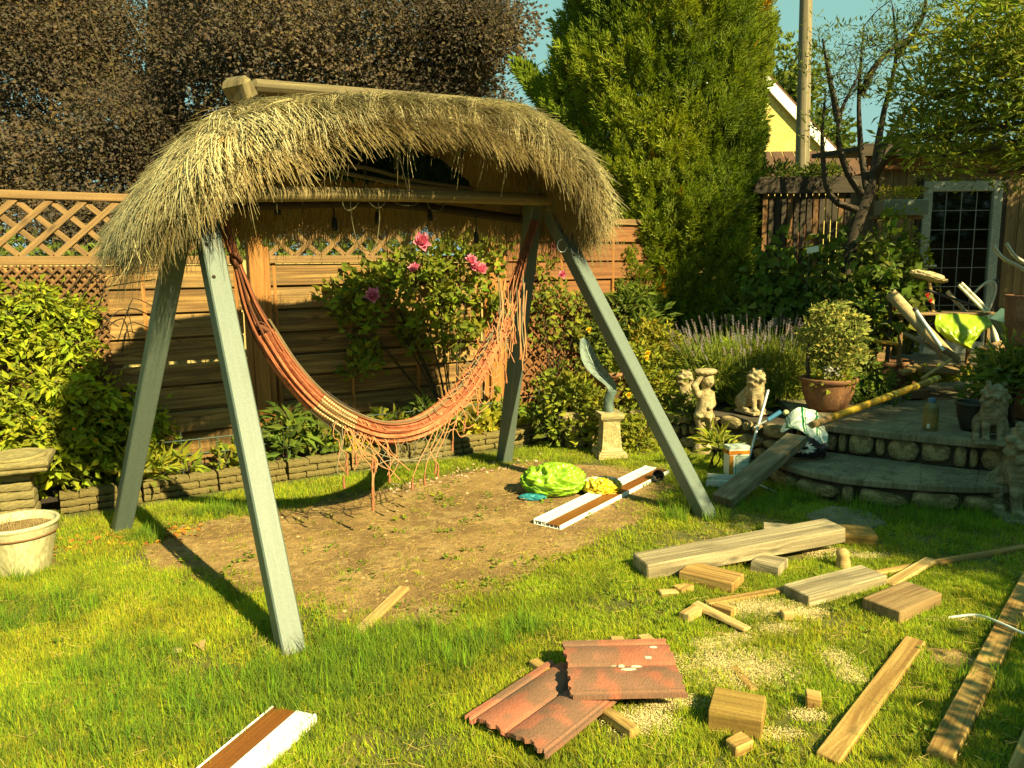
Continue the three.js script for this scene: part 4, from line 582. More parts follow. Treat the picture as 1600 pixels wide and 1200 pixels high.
// straggly bare-branched tree in front of the shed
{
  seed = 110; const b = D(1325, 430, 7.0), g = thing('straggly_tree', 'straggly dark branched tree with sparse feathery leaves before the shed', 'tree', V3(b.x, .36, b.z)), o = g.position, P = (x, y, d) => D(x, y, d).sub(o), tips = [];
  const br = (pts, r0, r1) => { mesh('branch', limb(pts.map(a => P(...a)), r0, r1, 6, 12, .15), M.darkWood, g); const c = new THREE.CatmullRomCurve3(pts.map(a => P(...a))); for (const t of [.55, .7, .85, 1]) tips.push(c.getPointAt(t)); };
  mesh('trunk', limb([V3(0, -.02, 0), P(1322, 420, 7), P(1335, 360, 7), P(1362, 290, 7)], .085, .055, 9, 12, .25), M.darkWood, g);
  for (const B of [[[1362, 290, 7], [1385, 220, 7], [1430, 160, 6.9], [1500, 110, 6.7]], [[1355, 300, 7], [1345, 230, 7.1], [1342, 150, 7.1], [1350, 40, 7.2]], [[1350, 310, 7], [1320, 260, 7], [1310, 190, 7], [1345, 110, 7]], [[1368, 275, 7], [1400, 230, 6.8], [1470, 200, 6.6], [1560, 180, 6.4]], [[1362, 285, 7], [1380, 180, 7.1], [1400, 90, 7.1], [1395, 10, 7.2]], [[1345, 330, 7], [1300, 310, 7], [1285, 230, 7], [1290, 140, 7.1]], [[1345, 150, 7.1], [1370, 100, 7], [1420, 60, 7], [1470, 50, 7]], [[1385, 220, 7], [1430, 215, 6.8], [1450, 250, 6.7], [1480, 262, 6.6]], [[1310, 190, 7], [1296, 120, 7], [1285, 60, 7]], [[1400, 90, 7.1], [1440, 30, 7], [1450, -30, 7]]]) br(B, .035, .007);
  for (let i = 0; i < 60; i++) { const t = tips[Math.floor(R(tips.length))], d = V3(R(-1, 1), R(-.3, 1), R(-.6, .6)).multiplyScalar(R(.1, .3)); mesh('twig', tube([t, t.clone().addScaledVector(d, .5).add(V3(0, .02, 0)), t.clone().add(d)], .0045, 4, 6), M.darkWood, g); tips.push(t.clone().add(d)); }
  const list = []; for (let i = 0; i < 420; i++) { const t = tips[Math.floor(R(tips.length))]; list.push([t.clone().add(V3(R(-.14, .14), R(-.14, .14), R(-.14, .14))), R(.6, 1.2), null, kk(.55, 1.2)]); }
  scatter('foliage', g, leafCluster(16, () => leafGeo(.05, .012, .15, .1), .09, { vary: .3 }), leafy(.1, .145, .02, .35), list);
}
// tree on the right: its crown hangs into the picture and shades the steps
{
  seed = 120; const g = thing('overhanging_tree', 'feathery green tree overhanging the shed from the right', 'tree', V3(6.4, .3, -2.7)), o = g.position;
  mesh('trunk', limb([V3(0, -.1, 0), V3(-.1, 1.5, 0), V3(0, 3.2, .1)], .2, .12, 10, 8, .2), barkM, g);
  const L = []; const add = (x, y, z, r, ry = r * .6) => L.push([V3(x, y, z).sub(o), V3(r, ry, r)]);
  for (const [x, y, d, r] of [[1590, 40, 5.6, .4], [1530, 110, 5.8, .34], [1590, 165, 5.5, .34], [1500, 195, 5.9, .32], [1560, 225, 5.7, .26], [1470, 245, 5.8, .2], [1590, 90, 5.5, .3], [1560, 10, 6, .36], [1460, 150, 6, .26], [1430, 215, 5.9, .2], [1650, 120, 5.4, .5], [1680, 220, 5.3, .4], [1545, 270, 5.7, .13], [1490, 80, 6, .2]]) { const p = D(x, y, d); add(p.x, p.y, p.z, r); }
  for (const [x, y, z, r] of [[4.33, 3, -1.62, 0.42], [4.88, 3, -1.72, 0.55], [4.83, 3, -1.07, 0.5], [5.38, 3.05, -2.12, 0.55], [5.43, 3.1, -1.22, 0.65], [5.98, 3.1, -1.92, 0.6], [5.78, 3.2, -0.72, 0.6], [4.1, 2.95, -1.42, 0.26], [5.08, 3, -0.67, 0.4], [6.38, 3.3, -1.22, 0.7], [6.58, 3.6, -2.12, 0.7], [7.38, 3.4, -2.12, 0.8]]) add(x, y, z, r, r * .7); for (const [x, y, z, r] of [[5.5, 3.1, -5.6, .6], [6.1, 3.3, -5.9, .7], [6.0, 2.9, -5.3, .6], [5.0, 3.2, -5.7, .5], [6.8, 3.4, -5.6, .8], [5.6, 3.7, -6.2, .6]]) add(x, y, z, r, r * .7);
  for (let i = 0; i < L.length; i++) { const l = L[i][0]; mesh('branch', limb([V3(0, 2 + R(.9), 0), V3(l.x * .5, lerp(2.4, l.y, .7), l.z * .5), l], .05, .012, 6, 7, .1), barkM, g); }
  const tot = L.map(l => l[1].x ** 2), sum = tot.reduce((a, b) => a + b), list = [];
  L.forEach((l, i) => { const n = Math.round((i < 14 ? 2600 : 6500) * tot[i] / sum); for (let k = 0; k < n; k++) list.push([inLobe(l, .15), R(.8, 1.4), null, kk(.6, 1.25)]); });
  scatter('crown', g, leafCluster(22, () => leafGeo(.075, .018, .15, .25), .14, { flat: .3, vary: .3 }), leafy(.2, .24, .02, .45), list);
}
// clipped hedge beyond the right edge of the lawn: shades its margin
{
  seed = 130; const A = V3(3.74, 0, -1.66), B = V3(2.66, 0, -.29), d = V3().subVectors(B, A), n = V3(-d.z, 0, d.x).normalize(); if (n.x < 0) n.negate();
  const g = thing('garden_hedge', 'clipped green hedge along the right side of the lawn', 'hedge', A.clone().lerp(B, .5)), o = g.position, list = [];
  for (let i = 0; i < 5; i++) mesh('stem', limb([V3(0, 0, 0), V3(.02, .8, 0), V3(0, 1.5, 0)].map(v => v.addScaledVector(d, i / 5 - .4).addScaledVector(n, .3)), .03, .015), barkM, g);
  for (let i = 0; i < 11000; i++) { const t = R(-.1, 2.0), w = R(), y = R(.05, 1.72); if (R() < .5 && w > .15 && w < .85 && y < 1.5) continue; list.push([A.clone().addScaledVector(d, t).addScaledVector(n, w * 1.1).setY(y).sub(o), R(.8, 1.2), null, kk(.6, 1.2)]); }
  scatter('foliage', g, leafCluster(14, () => leafGeo(.06, .035), .1), leafy(.09, .13, .02, .3), list);
}
// tall boundary trees behind the photographer, mirrored in the shed door
{
  seed = 140; const g = thing('boundary_trees', 'row of tall dark trees along the boundary behind the lawn', 'trees', V3(16, 0, 14)), list = [];
  for (let i = 0; i < 7; i++) mesh('trunk', limb([V3(-9 + i * 3, -.1, R(-.4, .4)), V3(-9 + i * 3 + R(-.3, .3), 2.2, 0), V3(-9 + i * 3, 4.6, 0)], .16, .06, 7, 6, .2), barkM, g);
  for (let i = 0; i < 1500; i++) { const x = R(-10.5, 10.5), top = 4.6 + 1.1 * noise(x * .7 + 40, 3); list.push([V3(x, R(.2, top), R(-1, 1)), R(.8, 1.4), null, kk(.6, 1.2)]); }
  scatter('crown', g, leafCluster(14, () => leafGeo(.26, .17), .42), leafy(.08, .12, .02, .3), list);
}
// ---------- shaped stone: signed distance fields meshed ----------
function sdfGeo(fn, lo, hi, res = 44, uvs = 1) {
  const mc = new MarchingCubes(res, new THREE.MeshBasicMaterial(), false, false, 90000), c = V3().addVectors(lo, hi).multiplyScalar(.5), h = Math.max(hi.x - lo.x, hi.y - lo.y, hi.z - lo.z) / 2, half = res / 2; mc.isolation = 0;
  for (let k = 0; k < res; k++) for (let j = 0; j < res; j++) for (let i = 0; i < res; i++) mc.field[i + j * res + k * res * res] = -fn(V3(c.x + (i - half) / half * h, c.y + (j - half) / half * h, c.z + (k - half) / half * h)) / h;
  mc.update(); const n = mc.count, P = new Float32Array(n * 3), U = new Float32Array(n * 2);
  for (let i = 0; i < n; i++) { const x = P[i * 3] = c.x + mc.positionArray[i * 3] * h, y = P[i * 3 + 1] = c.y + mc.positionArray[i * 3 + 1] * h, z = P[i * 3 + 2] = c.z + mc.positionArray[i * 3 + 2] * h; U[i * 2] = x + z * .7; U[i * 2 + 1] = y + z * .2; }
  const g = new THREE.BufferGeometry(); g.setAttribute('position', new THREE.BufferAttribute(P, 3)); g.setAttribute('normal', new THREE.BufferAttribute(new Float32Array(mc.normalArray.slice(0, n * 3)), 3)); g.setAttribute('uv', new THREE.BufferAttribute(U, 2)); 
  // outward-facing triangles
  const a = V3(P[0], P[1], P[2]), b = V3(P[3], P[4], P[5]), d = V3(P[6], P[7], P[8]), nn = V3().crossVectors(b.clone().sub(a), d.clone().sub(a)), e = 1e-3; const gr = V3(fn(a.clone().add(V3(e, 0, 0))) - fn(a), fn(a.clone().add(V3(0, e, 0))) - fn(a), fn(a.clone().add(V3(0, 0, e))) - fn(a));
  if (nn.dot(gr) < 0) for (let i = 0; i < n; i += 3) for (let q = 0; q < 3; q++) { const t = P[(i + 1) * 3 + q]; P[(i + 1) * 3 + q] = P[(i + 2) * 3 + q]; P[(i + 2) * 3 + q] = t; }
  g.computeVertexNormals(); return smoothed(g);
}
function smoothed(g) { // shared normals
  const p = g.attributes.position, n = g.attributes.normal, m = {}; for (let i = 0; i < p.count; i++) { const k = `${Math.round(p.getX(i) * 4e3)},${Math.round(p.getY(i) * 4e3)},${Math.round(p.getZ(i) * 4e3)}`; (m[k] ??= []).push(i); }
  for (const l of Object.values(m)) { const v = V3(); for (const i of l) v.add(V3(n.getX(i), n.getY(i), n.getZ(i))); v.normalize(); for (const i of l) n.setXYZ(i, v.x, v.y, v.z); } return g;
}
const cap = (p, a, b, r0, r1) => { const ab = V3().subVectors(b, a), t = clamp(V3().subVectors(p, a).dot(ab) / ab.lengthSq()); return p.distanceTo(a.clone().addScaledVector(ab, t)) - lerp(r0, r1, t); };
const ell = (p, c, r) => { const k = V3((p.x - c.x) / r.x, (p.y - c.y) / r.y, (p.z - c.z) / r.z).length(); return (k - 1) * Math.min(r.x, r.y, r.z); };
const smin = (a, b, k) => { const h = clamp(.5 + .5 * (b - a) / k); return lerp(b, a, h) - k * h * (1 - h); };
const boxd = (p, c, h, r) => { const q = V3(Math.abs(p.x - c.x) - h.x + r, Math.abs(p.y - c.y) - h.y + r, Math.abs(p.z - c.z) - h.z + r); return V3(Math.max(q.x, 0), Math.max(q.y, 0), Math.max(q.z, 0)).length() + Math.min(Math.max(q.x, q.y, q.z), 0) - r; };
// seated lion facing +x, 1 unit tall
function lionField(p) {
  let d = cap(p, V3(-.2, .3, 0), V3(.06, .56, 0), .2, .17);                       // trunk
  d = smin(d, ell(p, V3(.08, .5, 0), V3(.16, .22, .17)), .06);                     // chest
  d = smin(d, ell(p, V3(.07, .74, 0), V3(.19, .22, .2)) + .028 * Math.sin(p.y * 42 + 8 * Math.abs(p.z)) * Math.sin(p.z * 40), .05); // mane
  d = smin(d, ell(p, V3(.17, .83, 0), V3(.12, .13, .12)), .03); d = smin(d, cap(p, V3(.2, .78, 0), V3(.3, .765, 0), .07, .055), .02); // head, muzzle
  for (const s of [-1, 1]) {
    d = smin(d, cap(p, V3(.1, .5, .1 * s), V3(.17, .1, .1 * s), .075, .05), .03); d = smin(d, ell(p, V3(.22, .085, .1 * s), V3(.085, .045, .06)), .02); // fore legs, paws
    d = smin(d, ell(p, V3(-.2, .22, .17 * s), V3(.19, .18, .09)), .03); d = smin(d, ell(p, V3(-.02, .09, .2 * s), V3(.13, .05, .065)), .02);          // haunches, hind paws
    d = smin(d, ell(p, V3(.1, .96, .11 * s), V3(.035, .045, .04)), .015); d = Math.max(d, -ell(p, V3(.272, .86, .05 * s), V3(.025, .018, .022)));       // ears, eyes
  }
  d = Math.max(d, -ell(p, V3(.36, .745, 0), V3(.06, .008, .05)));
  return smin(d, boxd(p, V3(0, .025, 0), V3(.34, .03, .26), .015), .015) - .012 * (noise(p.x * 22 + 40, p.y * 22 + 40, p.z * 22 + 40.3) - .5);
}
const lionGeo = sdfGeo(lionField, V3(-.55, -.03, -.55), V3(.55, 1.07, .55), 56);
function lion(label, pos, h, turn, mat = M.statue) { const g = thing('lion_statue', label, 'statue', pos, turn, 'stone lions'); const m = mesh('body', lionGeo, mat, g); m.scale.setScalar(h); return g; }
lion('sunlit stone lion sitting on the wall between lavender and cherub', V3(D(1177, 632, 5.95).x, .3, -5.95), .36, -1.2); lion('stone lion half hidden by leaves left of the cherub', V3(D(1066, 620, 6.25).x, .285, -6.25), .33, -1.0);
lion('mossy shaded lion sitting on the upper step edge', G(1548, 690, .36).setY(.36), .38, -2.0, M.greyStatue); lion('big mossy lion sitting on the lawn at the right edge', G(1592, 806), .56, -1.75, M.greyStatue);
// cherub carrying a shell dish on the shoulder
{
  const H = .64, f = q => { const p = q.clone(); let d = cap(p, V3(0, .5, 0), V3(.01, .7, 0), .095, .085);
    d = smin(d, ell(p, V3(0, .47, .015), V3(.105, .09, .09)), .04); d = smin(d, ell(p, V3(.03, .885, .02), V3(.078, .088, .085)), .02); d = smin(d, cap(p, V3(.01, .7, 0), V3(.025, .82, .01), .05, .045), .02);
    d = smin(d, ell(p, V3(.025, .93, -.01), V3(.085, .07, .085)) + .008 * Math.sin(p.x * 90) * Math.sin(p.y * 80 + p.z * 60), .015);
    d = smin(d, ell(p, V3(.035, .875, .105), V3(.014, .014, .016)), .012); for (const s of [-1, 1]) { d = Math.max(d, -ell(p, V3(.035 + s * .032, .9, .098), V3(.014, .009, .014))); } d = Math.max(d, -ell(p, V3(.035, .843, .1), V3(.022, .006, .02)));
    for (const s of [-1, 1]) { const fx = s < 0 ? .02 : -.01; d = smin(d, cap(p, V3(s * .05, .44, 0), V3(s * .05 + fx, .24, .035), .072, .05), .025); d = smin(d, cap(p, V3(s * .05 + fx, .24, .03), V3(s * .05 + fx * 1.5 - .02, .06, -.01), .05, .034), .02); d = smin(d, cap(p, V3(s * .05 + fx * 1.5 - .02, .045, -.01), V3(s * .05 + fx - .02, .035, .07), .034, .026), .015); }
    d = smin(d, cap(p, V3(-.09, .72, 0), V3(-.15, .83, .03), .046, .04), .03); d = smin(d, cap(p, V3(-.15, .83, .03), V3(-.06, .965, .05), .038, .028), .015); // raised arm
    d = smin(d, cap(p, V3(.09, .72, 0), V3(.105, .6, .03), .044, .036), .03); d = smin(d, cap(p, V3(.105, .6, .03), V3(.02, .56, .11), .034, .026), .015); // arm across the belly
    for (let i = 0; i < 4; i++) d = smin(d, cap(p, V3(-.06 + i * .012, .965, .06), V3(-.05 + i * .015, 1.0, .065), .009, .008), .006);
    d = smin(d, Math.max(ell(p, V3(0, 1.0, .02), V3(.15, .05, .11)), p.y - 1.03), .02); // dish
    d = smin(d, ell(p, V3(.0, .46, .04), V3(.12, .03, .1)) + .006 * Math.sin(p.x * 70), .02); d = smin(d, cap(p, V3(.02, .46, .12), V3(.05, .33, .11), .02, .03), .02);
    return smin(d, cap(p, V3(0, .005, 0), V3(0, .02, 0), .12, .12), .02) - .006 * (noise(p.x * 40 + 40, p.y * 40 + 40, p.z * 40 + 40.3) - .5); };
  const g = thing('cherub_statue', 'sandstone cherub holding a dish on its head beside the grey leg', 'statue', G(1098, 706).setY(0), .25); const m = mesh('body', sdfGeo(f, V3(-.55, -.02, -.55), V3(.55, 1.06, .55), 76), M.statue, g); m.scale.setScalar(H); footprints.push([g.position.x, g.position.z, 0, .1, .1]);
}
// pedestal, leaf sculpture, urn
{
  const b = G(952, 712), g = thing('pedestal', 'square cream stone pedestal carrying the leaf sculpture', 'pedestal', b, .15), sq = pts => { const l = new THREE.LatheGeometry(pts.map(([r, y]) => new THREE.Vector2(r * 1.414, y)), 4).rotateY(Math.PI / 4).toNonIndexed(); l.computeVertexNormals(); return l; };
  mesh('plinth', rough(sq([[.001, 0], [.115, 0], [.112, .035], [.1, .05], [.001, .05]]), .002, 20), M.cream, g); mesh('shaft', sq([[.001, .05], [.088, .052], [.078, .08], [.066, .22], [.066, .285], [.001, .285]]), M.cream, g); mesh('cap', sq([[.001, .285], [.07, .285], [.088, .305], [.092, .325], [.088, .345], [.001, .345]]), M.cream, g); footprints.push([b.x, b.z, .15, .11, .11]);
  const L = thing('leaf_sculpture', 'blue green stone sculpture of a curled leaf on the pedestal', 'sculpture', b.clone().setY(.345)), o = L.position, Q = (x, y, d = 5.83) => D(x, y, d).sub(o);
  const mid = new THREE.CatmullRomCurve3([Q(952, 647), Q(951, 625), Q(957, 606), Q(945, 590, 5.86), Q(927, 568, 5.9), Q(917, 545, 5.95), Q(913, 528, 6.0)]), P = [], U = [], NI = 30, NJ = 10, wid = t => t < .28 ? .042 : .042 + .075 * Math.sin(Math.PI * clamp((t - .28) / .72) ** .85) * (t > .99 ? .0 : 1), pt = (i, j, sd) => { const t = i / NI, a = (j / NJ - .5) * 2, p = mid.getPointAt(t), tg = mid.getTangentAt(t), x = V3(.94, 0, .34), n = V3().crossVectors(x, tg).normalize(), w = t > .985 ? .004 : wid(t), k = t < .3 ? 1.0 : .35; return p.addScaledVector(x, a * w * (t < .3 ? .95 : .62)).addScaledVector(n, -sd * (t < .3 ? .034 * Math.sqrt(Math.max(.02, 1 - a * a)) : .006) + k * (t < .3 ? 0 : a * a * w * .9)); };
  for (const s of [-1, 1]) for (let i = 0; i < NI; i++) for (let j = 0; j < NJ; j++) { const A = pt(i, j, s), B = pt(i + 1, j, s), C = pt(i + 1, j + 1, s), E = pt(i, j + 1, s); for (const v of s > 0 ? [A, B, C, A, C, E] : [A, C, B, A, E, C]) { P.push(v.x, v.y, v.z); U.push(v.x * 2, v.y * 2); } }
  mesh('blade', fromTris(P, U), M.slate, L);
  const vein = plain(.3, .36, .3, .6); mesh('midrib', tube([.3, .45, .6, .75, .9].map(t => { const i = t * NI; return pt(i, NJ / 2, -1); }), .004, 5, 20), vein, L);
  for (let k = 0; k < 6; k++) for (const s of [-1, 1]) { const t = .42 + k * .085; mesh('vein', tube([pt(t * NI, NJ / 2, -1), pt((t + .04) * NI, NJ / 2 + s * 2.2, -1), pt((t + .07) * NI, NJ / 2 + s * 4.2, -1)], .0022, 4, 8), vein, L); }
  const u = thing('urn_planter', 'pale terracotta urn planter half hidden behind the leaf sculpture', 'planter', V3(D(952, 610, 6.3).x, .285, -6.35)); mesh('bowl', lathe([[.001, 0], [.09, 0], [.1, .02], [.06, .06], [.09, .1], [.15, .2], [.17, .27], [.19, .28], [.19, .31], [.16, .31], [.14, .25], [.001, .24]], 26), M.terracotta, u); 
  const hut = thing('bird_house', 'weathered little wooden bird house against the reddish panel', 'bird house', fenceAt(3.85, .075, .2), .3); mesh('box', cbox(.16, .3, .14).translate(0, .15, 0), M.fenceRed, hut); for (const s of [-1, 1]) mesh('roof_board', cbox(.16, .015, .2).rotateZ(-s * .9).translate(s * .055, .36, 0), M.darkWood, hut);
}
// ---------- bird bath and cream pot ----------
{
  seed = 150; const b = D(33, 800, 4.12).setY(0), g = thing('bird_bath', 'square layered stone bird bath at the left edge', 'bird bath', b, .42), strata = (y, h, r, name) => { const m = mesh(name, rough(smoothBox(r * 2, h, r * 2, 8, 3, 8), .008, 14, y * 9), M.bath, g); m.position.y = y + h / 2; };
  strata(0, .06, .15, 'foot'); let y = .06; for (let i = 0; i < 6; i++) { const h = .052 + R(-.006, .01); strata(y, h - .003, .088 - i * .003 + R(-.004, .004), 'column_layer'); y += h; } strata(y, .03, .165, 'top_layer'); strata(y + .029, .04, .175, 'top_layer');
  const top = y + .069; mesh('basin', lathe([[.135, .014], [.13, .016], [.1, .0045], [.001, .002]], 28).translate(0, top + .001, 0), M.bath, g); mesh('rim', rough(new THREE.TorusGeometry(.14, .014, 8, 30).rotateX(Math.PI / 2), .003, 20).translate(0, top + .004, 0), M.bath, g); footprints.push([b.x, b.z, 0, .16, .16]);
  const q = D(32, 852, 3.62).setY(0), p = thing('flower_pot', 'round cream plastic pot of dry soil in front of the bird bath', 'pot', q), pm = grit([214, 206, 166], [196, 186, 142], 151, { bump: .001, rough: .6, spots: [160, 146, 96], spotAmt: .3 });
  mesh('body', lathe([[.001, 0], [.115, 0], [.122, .01], [.158, .185], [.16, .2], [.168, .203], [.17, .235], [.178, .24], [.18, .252], [.17, .258], [.16, .252], [.155, .2], [.001, .19]], 40), pm, p); mesh('band', new THREE.TorusGeometry(.163, .006, 6, 40).rotateX(Math.PI / 2).translate(0, .198, 0), M.terracotta, p);
  const ss = mesh('soil', rough(new THREE.CircleGeometry(.155, 30, 0, 6.2832).rotateX(-Math.PI / 2), .004, 20).translate(0, .216, 0), M.soil, p); const dry = []; for (let i = 0; i < 40; i++) dry.push([V3(R(-.1, .1), .216, R(-.1, .1)), R(.5, 1), null, [1, 1, 1]]);
  scatter('dead_stalks', p, tint(bare(new THREE.CylinderGeometry(.001, .0018, .06, 4).translate(0, .03, 0)), [1, 1, 1]), leafy(.35, .26, .11, .05), dry); footprints.push([q.x, q.z, 0, .14, .14]);
}
// ---------- lumber on the lawn ----------
// box from three surveyed bottom corners: near corner O, along the grain E1, across E2
function lumber(name, label, cat, O, E1, E2, h, mat, { group = 'sawn timber on the lawn', lift = 0, lift2 = 0, w, l, b = .004, wob = 0, holes } = {}) {
  const o = G(...O, lift), a = G(...E1, lift2).sub(o), c = G(...E2, lift).sub(o), x = a.clone().normalize(), flat = V3(x.x, 0, x.z).normalize(); c.addScaledVector(flat, -c.dot(flat)); const W = w || c.length(), Ln = l || a.length(), side = c.clone().setY(0).normalize();
  const m = basis(x, V3(0, 1, 0)), g = thing(name, label, cat, o.clone().addScaledVector(a, Ln / a.length() / 2).addScaledVector(side, W / 2), 0, group); g.setRotationFromMatrix(m); mesh('timber', cbox(Ln, h, W, b, wob).translate(0, h / 2, 0), mat, g);
  const ang = Math.atan2(-x.z, x.x); if (h > .01) footprints.push([g.position.x, g.position.z, ang, Ln / 2 + .004, W / 2 + .004, lift2]); return g;
}
seed = 160;
lumber('fence_post_length', 'long square weathered post propped across wood blocks', 'post', [1012, 908], [1322, 848], [990, 888], .08, M.weathered, { lift2: .062, b: .006 });
lumber('wood_block', 'flat yellow block just in front of the long post', 'wood block', [1144, 930], [1060, 909], [1170, 910], .052, M.fresh, { w: .15 });
lumber('wood_block', 'grey cracked block under the middle of the long post', 'wood block', [1216, 904], [1172, 894], [1236, 870], .055, M.weathered, { w: .14, wob: .004 });
lumber('wood_block', 'yellow block in shade at the far end of the long post', 'wood block', [1372, 854], [1318, 851], [1384, 840], .055, M.treated, { w: .17 });
lumber('wood_block', 'small grey block behind the long post', 'wood block', [1238, 842], [1192, 838], [1245, 828], .05, M.weathered, { w: .1 });
lumber('thick_plank', 'thick pale plank lying on the sawdust', 'plank', [1263, 950], [1386, 916], [1230, 928], .052, M.weathered, {});
lumber('wood_block', 'wide brown block right of the pale plank', 'wood block', [1405, 977], [1471, 947], [1348, 953], .058, M.brownWood, {});
lumber('wood_block', 'square yellow block beside the roof tiles', 'wood block', [1190, 1159], [1105, 1141], [1204, 1112], .07, M.treated, { w: .15 });
lumber('wood_offcut', 'small cracked offcut in front of the square block', 'offcut', [1152, 1188], [1178, 1176], [1137, 1178], .04, M.fresh, { w: .05, wob: .004 });
lumber('wood_offcut', 'small square cube on the sawdust before the pale plank', 'offcut', [1224, 972], [1241, 971], [1222, 962], .038, M.freshB, { w: .042 });
lumber('wood_offcut', 'small upright offcut alone on the grass right of the square block', 'offcut', [1258, 1108], [1283, 1112], [1262, 1092], .045, M.fresh, { w: .05, wob: .005 });
lumber('wood_offcut', 'tan offcut left of the yellow block', 'offcut', [1032, 934], [1062, 932], [1030, 926], .024, M.freshB, { wob: .004, w: .04 });
lumber('wood_offcut', 'orange offcut touching the yellow block', 'offcut', [1066, 931], [1084, 924], [1064, 922], .03, M.fresh, { wob: .005, w: .05 });
lumber('wood_offcut', 'chunky cut end at the left of the splintered pieces', 'offcut', [1076, 976], [1098, 964], [1075, 964], .04, M.freshB, { w: .05, wob: .004 });
lumber('wood_offcut', 'short batten end crossing the splintered slat', 'offcut', [1112, 956], [1143, 966], [1116, 944], .035, M.fresh, { w: .05, lift: .01, lift2: .01 });
lumber('wood_splinter', 'short splintered slat leaning over the offcuts', 'slat', [1078, 948], [1162, 990], [1088, 941], .014, M.freshB, { lift: .02, lift2: .012, w: .05, wob: .004 });
lumber('wood_splinter', 'thin pale splinter below the splintered slat', 'slat', [1100, 993], [1147, 995], [1102, 987], .01, M.freshB, { w: .02, wob: .003 });
lumber('wood_splinter', 'thin brown wedge stuck in the sawdust by the square block', 'slat', [1170, 1082], [1138, 1046], [1178, 1078], .014, M.fresh, { w: .035, wob: .003 });
lumber('wood_batten', 'long thin batten running from the offcuts to the right edge', 'batten', [1108, 950], [1610, 859], [1104, 943], .02, M.fresh, { w: .042 });
lumber('wood_batten', 'short batten crossing the long thin batten', 'batten', [1396, 920], [1464, 880], [1386, 917], .018, M.freshB, { w: .055, lift: .0, lift2: .026 });
lumber('wood_batten', 'rough sawn batten lying alone at the lower right', 'batten', [1312, 1200], [1453, 1000], [1272, 1200], .022, M.fresh, { w: .07, wob: .002, l: .95 });
lumber('wood_batten', 'long wide batten along the shaded right margin', 'batten', [1490, 1200], [1625, 915], [1448, 1200], .03, M.fresh, { w: .075, l: 1.75 });
lumber('wood_batten', 'batten corner at the lower right corner of the lawn', 'batten', [1612, 1225], [1640, 1150], [1576, 1222], .03, M.fresh, { w: .06 });
lumber('wood_batten', 'single batten lying at the edge of the bare earth', 'batten', [566, 995], [640, 922], [548, 992], .018, M.freshB, { w: .05 });
lumber('wood_batten', 'square batten poking out from under the roof tiles', 'batten', [985, 1158], [826, 1046], [1006, 1146], .036, M.fresh, { w: .04 });
lumber('wood_offcut', 'pale batten end behind the upper roof tile, left one', 'offcut', [955, 1018], [976, 1018], [955, 1008], .04, M.freshB, { w: .05 });
lumber('wood_offcut', 'pale batten end behind the upper roof tile, right one', 'offcut', [1004, 1018], [1024, 1014], [1002, 1006], .045, M.freshB, { w: .05, wob: .003 });
lumber('wood_offcut', 'small flat offcut below the upper tile edge', 'offcut', [968, 1096], [990, 1092], [965, 1086], .012, M.treated, { w: .04 });
{ const p = G(1318, 888), g = thing('wooden_peg', 'rounded turned wooden peg standing in the grass behind the pale plank', 'peg', p, .3); mesh('peg', rough(lathe([[.001, 0], [.03, 0], [.034, .01], [.031, .045], [.027, .055], [.03, .068], [.03, .085], [.02, .098], [.001, .102]], 18), .002, 30), M.freshB, g); g.rotation.z = .12; footprints.push([p.x, p.z, 0, .035, .035]); }
// sleeper board leaning on the steps
{ const a = G(1128, 790, .0), b = D(1246, 684, 4.98), g = thing('sleeper_board', 'heavy grey board leaning from the lawn onto the step', 'board', a); mesh('timber', bar(V3(0, .03, 0), b.clone().sub(a), .15, .06, V3(0, 1, 0), .006, .003), M.sleeper, g); footprints.push([a.x + .1, a.z - .1, .8, .2, .09]); }
// hollow plastic fascia boards, white with a brown face
function fascia(label, O, E1, E2, l, flip) {
  const o = G(...O), a = G(...E1).sub(o), c = G(...E2).sub(o), x = a.clone().normalize(); c.addScaledVector(x, -c.dot(x)); const L = l || a.length(), W = c.length(), s = c.clone().normalize(), g = thing('fascia_board', label, 'fascia board', o.clone().addScaledVector(x, L / 2).addScaledVector(s, W / 2)), m = basis(x, V3(0, 1, 0)); g.setRotationFromMatrix(m);
  const z = s.dot(V3().setFromMatrixColumn(m, 2)) > 0 ? 1 : -1, w = flip ? -z : z; // z * W/2 is the far side
  mesh('base_sheet', cbox(L, .005, W, .001).translate(0, .004, 0), M.white, g); mesh('white_face', cbox(L, .004, W * .42, .001).translate(0, .028, w * W * .28), M.white, g); mesh('white_nosing', cbox(L, .034, .012, .003).translate(0, .018, w * W * .5), M.white, g); mesh('brown_face', cbox(L, .004, W * .5, .001).translate(0, .023, -w * W * .2), M.brown, g); mesh('white_lip', cbox(L, .026, .01, .002).translate(0, .0135, -w * W * .47), M.white, g);
  for (let i = 0; i < 6; i++) mesh('web', cbox(L * .998, .016, .003, .0005).translate(0, .0145, W * (-.38 + i * .15)), M.white, g);
  footprints.push([g.position.x, g.position.z, Math.atan2(-x.z, x.x), L / 2, W / 2]);
}
fascia('white and brown plastic fascia board lying across the bare earth', [876, 829], [1046, 740], [834, 820]); fascia('white and brown plastic fascia board at the bottom edge of the lawn', [494, 1130], [412, 1206], [432, 1108], .9, true);
